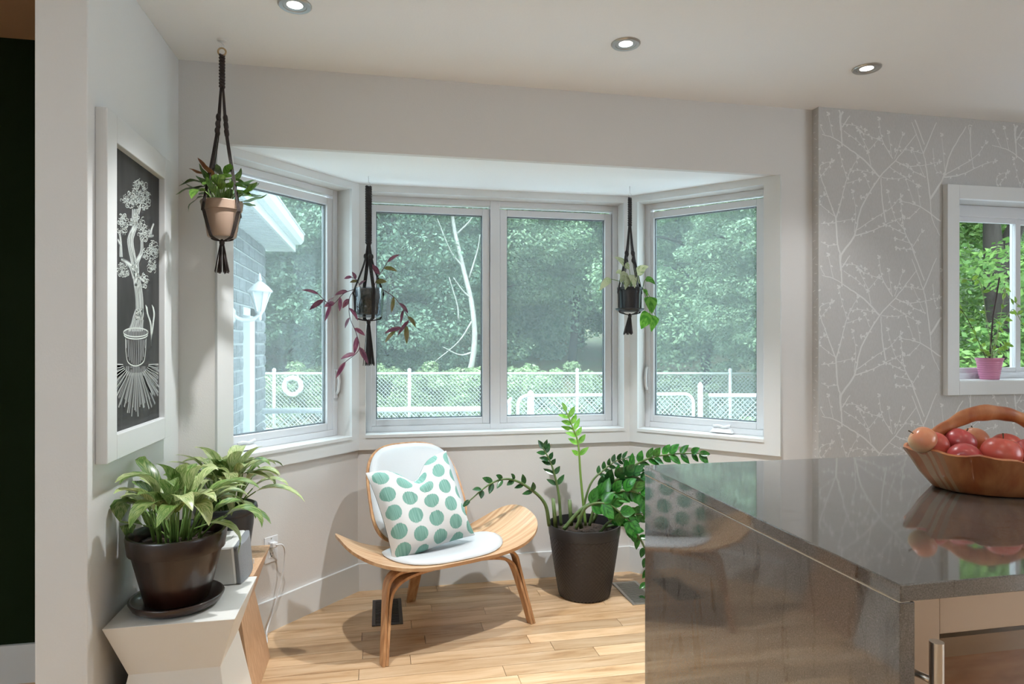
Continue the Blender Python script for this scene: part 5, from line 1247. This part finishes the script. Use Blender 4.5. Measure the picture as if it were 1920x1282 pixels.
F1 = fol_mat('dark_tree_leaves', (.12, .225, .155), (.35, .50, .34)); F2 = fol_mat('mid_tree_leaves', (.15, .25, .15), (.38, .51, .31)); F3 = fol_mat('light_shrub_leaves', (.20, .30, .13), (.46, .55, .32))
BARK = mat('shaded_grey_bark', (.018, .015, .013), .9, noise=(9, (.038, .033, .029), 5, (4, 4, .6)), bump=(30, .6)); PALEB = mat('pale_dead_bark', (.42, .40, .37), .9, noise=(12, (.30, .28, .25), 4))  # grey bark darkened in colour for the shade of the canopy
FM = [foliage_mesh('foliage', 1, 3.0, 5.0, 180, 640, .056, 5.2), foliage_mesh('foliage', 2, 3.3, 5.5, 190, 640, .060, 5.6), foliage_mesh('foliage', 3, 2.6, 4.6, 160, 640, .052, 4.9)]
for me, m in zip(FM, (F1, F2, F1)): me.materials.append(m)
def ground_z(y): return GZ + (0 if y < 15 else (y-15)*.14)
def tree(x, y, v, sc, label, rz, mid=False, trunk_r=.16, lift=0, h=9):
    b = Vector((x, y, ground_z(y) - .05)); T = Thing('tree', label, 'tree', b, rz, group='trees beyond the fence', local=True)
    rn = random.Random(int(x*100)); P = smooth_path([(0, 0, 0), (rn.uniform(-.2, .2), .1, h*.3*sc), (rn.uniform(-.4, .4), -.1, h*.6*sc), (rn.uniform(-.5, .5), .1, h*sc)], 5)
    T.part('trunk', MB().tube(P, [lerp(trunk_r, .03, i/(len(P)-1)) for i in range(len(P))], 8), BARK, smooth=True)
    for k in range(5):
        s = P[4 + k*2]; a = rn.uniform(0, 6.28); T.part('branch', MB().tube(smooth_path([s, s + Vector((math.cos(a)*.9, math.sin(a)*.9, .35)), s + Vector((math.cos(a)*2.0*sc, math.sin(a)*2.0*sc, .5))], 4), [lerp(trunk_r*.45, .015, i/8) for i in range(9)], 6), BARK, smooth=True)
    f = bpy.data.objects.new('foliage', FM[v]); COL.objects.link(f); f.parent = T.e; f.material_slots[0].link = 'OBJECT'; f.material_slots[0].material = F2 if mid else F1; f.scale = (sc, sc, sc); f.location = (0, 0, lift); f['kind'] = 'stuff'
    return T
LB = [(-9.0, 20, 0, 1.0, 0), (-5.6, 18.3, 1, .95, 0), (-2.6, 20.4, 2, 1.1, 0), (.2, 18.6, 0, 1.0, 0), (3.1, 20.2, 2, 1.1, 1), (9.2, 17.2, 1, 1.0, 1), (12.2, 17.0, 0, 1.0, 1), (6.4, 21.5, 1, 1.0, 2)]
def where(x, y):
    k = (RT.x*x + RT.y*y)/(FW.x*x + FW.y*y); return 960 + FPX*k
names_ = ['dark leafy tree behind the house wing', 'bushy tree seen beside the brick wing in the left window', 'dark tree between the left window and the hanging glass pot', 'dense tree in the left pane of the middle window', 'leafy tree behind the bare pale trunk', 'bright leafy tree in the right bay window', 'dense tree at the right edge of the right bay window', 'yellow-green tree in the right pane of the middle window']
ORD = ['first', 'second', 'third', 'fourth', 'fifth', 'sixth', 'seventh', 'eighth', 'ninth', 'tenth', 'eleventh', 'twelfth', 'thirteenth', 'fourteenth', 'fifteenth', 'sixteenth', 'seventeenth']
for (x, y, v, s, md), lab in zip(LB, names_): tree(x, y, v, s, lab, random.random()*6, bool(md), lift=(-.35, .5, 1.9)[md])
k_ = 0
for x in (-16, -12.2, -8.6, -5, -1.6, 1.8, 5.0, 8.4, 11.8, 15.2, 18.6, 22, 26):
    tree(x, 25.5 + 1.5*math.sin(x), k_ % 3, 1.35, f'tall tree, {ORD[k_]} from the left in the back row of the wood', x, k_ % 2 == 1, .2, -.5); k_ += 1
# bare pale trunk
b = Vector((U(862, 690, Z=16.2).x, U(862, 690, Z=16.2).y, ground_z(16.5)-.05)); T = Thing('bare_tree', 'bare pale dead tree in the left pane of the middle window', 'tree', b)
tp = smooth_path([b] + [U(x, y, Z=16.2) for x, y in ((888, 660), (886, 580), (868, 500), (852, 430), (845, 370), (838, 300))], 5)
T.part('trunk', MB().tube(tp, [lerp(.085, .03, i/(len(tp)-1)) for i in range(len(tp))], 7), PALEB, smooth=True)
for q in (((868, 500), (845, 470), (820, 410)), ((855, 440), (880, 415), (893, 395)), ((884, 560), (868, 545), (850, 520)), ((886, 600), (860, 640), (815, 678)), ((887, 660), (862, 665), (830, 650)), ((848, 400), (825, 385), (806, 398)), ((880, 520), (895, 470), (900, 440)), ((860, 600), (857, 570), (842, 520))):
    bp = smooth_path([U(x, y, Z=16.2 - .15*i) for i, (x, y) in enumerate(q)], 5); T.part('branch', MB().tube(bp, [lerp(.028, .009, i/(len(bp)-1)) for i in range(len(bp))], 5), PALEB, smooth=True)
# hedge shrubs behind the far fence
HM = [foliage_mesh('foliage', 10+k, 1.0, .78, 46, 240, .040, .72, .8) for k in range(3)]
for me in HM: me.materials.append(F3)
for k in range(17):
    lat = -8.6 + k*1.12; q = FW*(15.45 + .15*math.sin(k*2.1)) + RT*lat; T = Thing('hedge_shrub', f'light green hedge shrub, {ORD[k]} from the left behind the long fence', 'shrub', (q.x, q.y, GZ), k*1.3, group='hedge shrubs behind the long fence', local=True)
    px = 960 + FPX*lat/15
    f = bpy.data.objects.new('foliage', HM[k % 3]); COL.objects.link(f); f.parent = T.e; f.scale = (1, 1, (.93 if lat < 2.6 else .72)); f['kind'] = 'stuff'
    T.part('stem', MB().tube([(0, 0, 0), (.02, 0, .5), (0, .03, .9)], .025, 6), BARK)
# shrub by the gate and the trees seen through the small window
for (x, y, s, lab) in ((5.4, 7.9, .55, 'low shrub behind the fence right of the gate'), (6.6, 8.2, .6, 'rounded shrub at the far right end of the gate fence'), (8.1, 8.4, .62, 'pale flowering shrub below the small window')):
    T = Thing('garden_shrub', lab, 'shrub', (x, y, GZ), x, local=True, group='garden shrubs'); f = bpy.data.objects.new('foliage', HM[int(x) % 3]); COL.objects.link(f); f.parent = T.e; f.scale = (s*1.3, s*1.3, s*1.25); f['kind'] = 'stuff'
    T.part('stem', MB().tube([(0, 0, 0), (.02, 0, .3), (0, .03, .6)], .02, 6), BARK)
FR = [foliage_mesh('foliage', 31, 2.4, 2.9, 190, 300, .046, 3.0)]; FR[0].materials.append(fol_mat('fresh_maple_leaves', (.05, .13, .03), (.16, .28, .075)))
tq = U(1872, 500, Z=7.6); T = Thing('tree', 'forked dark maple seen through the small window', 'tree', (tq.x, tq.y, GZ), group='trees beyond the fence')
B0 = Vector((tq.x, tq.y, GZ)); fk = U(1872, 500, Z=7.6)
T.part('trunk', MB().tube(smooth_path([B0, U(1875, 640, Z=7.6), U(1868, 540, Z=7.6), fk], 5), [.15 - .003*i for i in range(16)], 10), BARK, smooth=True)
for q in (((1870, 520), (1862, 460), (1858, 400), (1850, 300)), ((1872, 520), (1890, 460), (1912, 405), (1935, 320))):
    bp = smooth_path([U(x, y, Z=7.6) for x, y in q], 6); T.part('fork', MB().tube(bp, [lerp(.12, .06, i/(len(bp)-1)) for i in range(len(bp))], 9), BARK, smooth=True)
f = bpy.data.objects.new('foliage', FR[0]); COL.objects.link(f); f.parent = T.e; f.location = (1.0, .9, -.1); f['kind'] = 'stuff'
tree(11.5, 12.0, 1, .8, 'leafy tree standing behind the forked maple', 1.0, True, lift=-.6); tree(16.0, 14.5, 0, .9, 'dark tree far right beyond the forked maple', 2.0, True, lift=-.6)
tree(8.4, 12.6, 2, .72, 'slender tree left of the forked maple', 3.0, True, lift=.3)
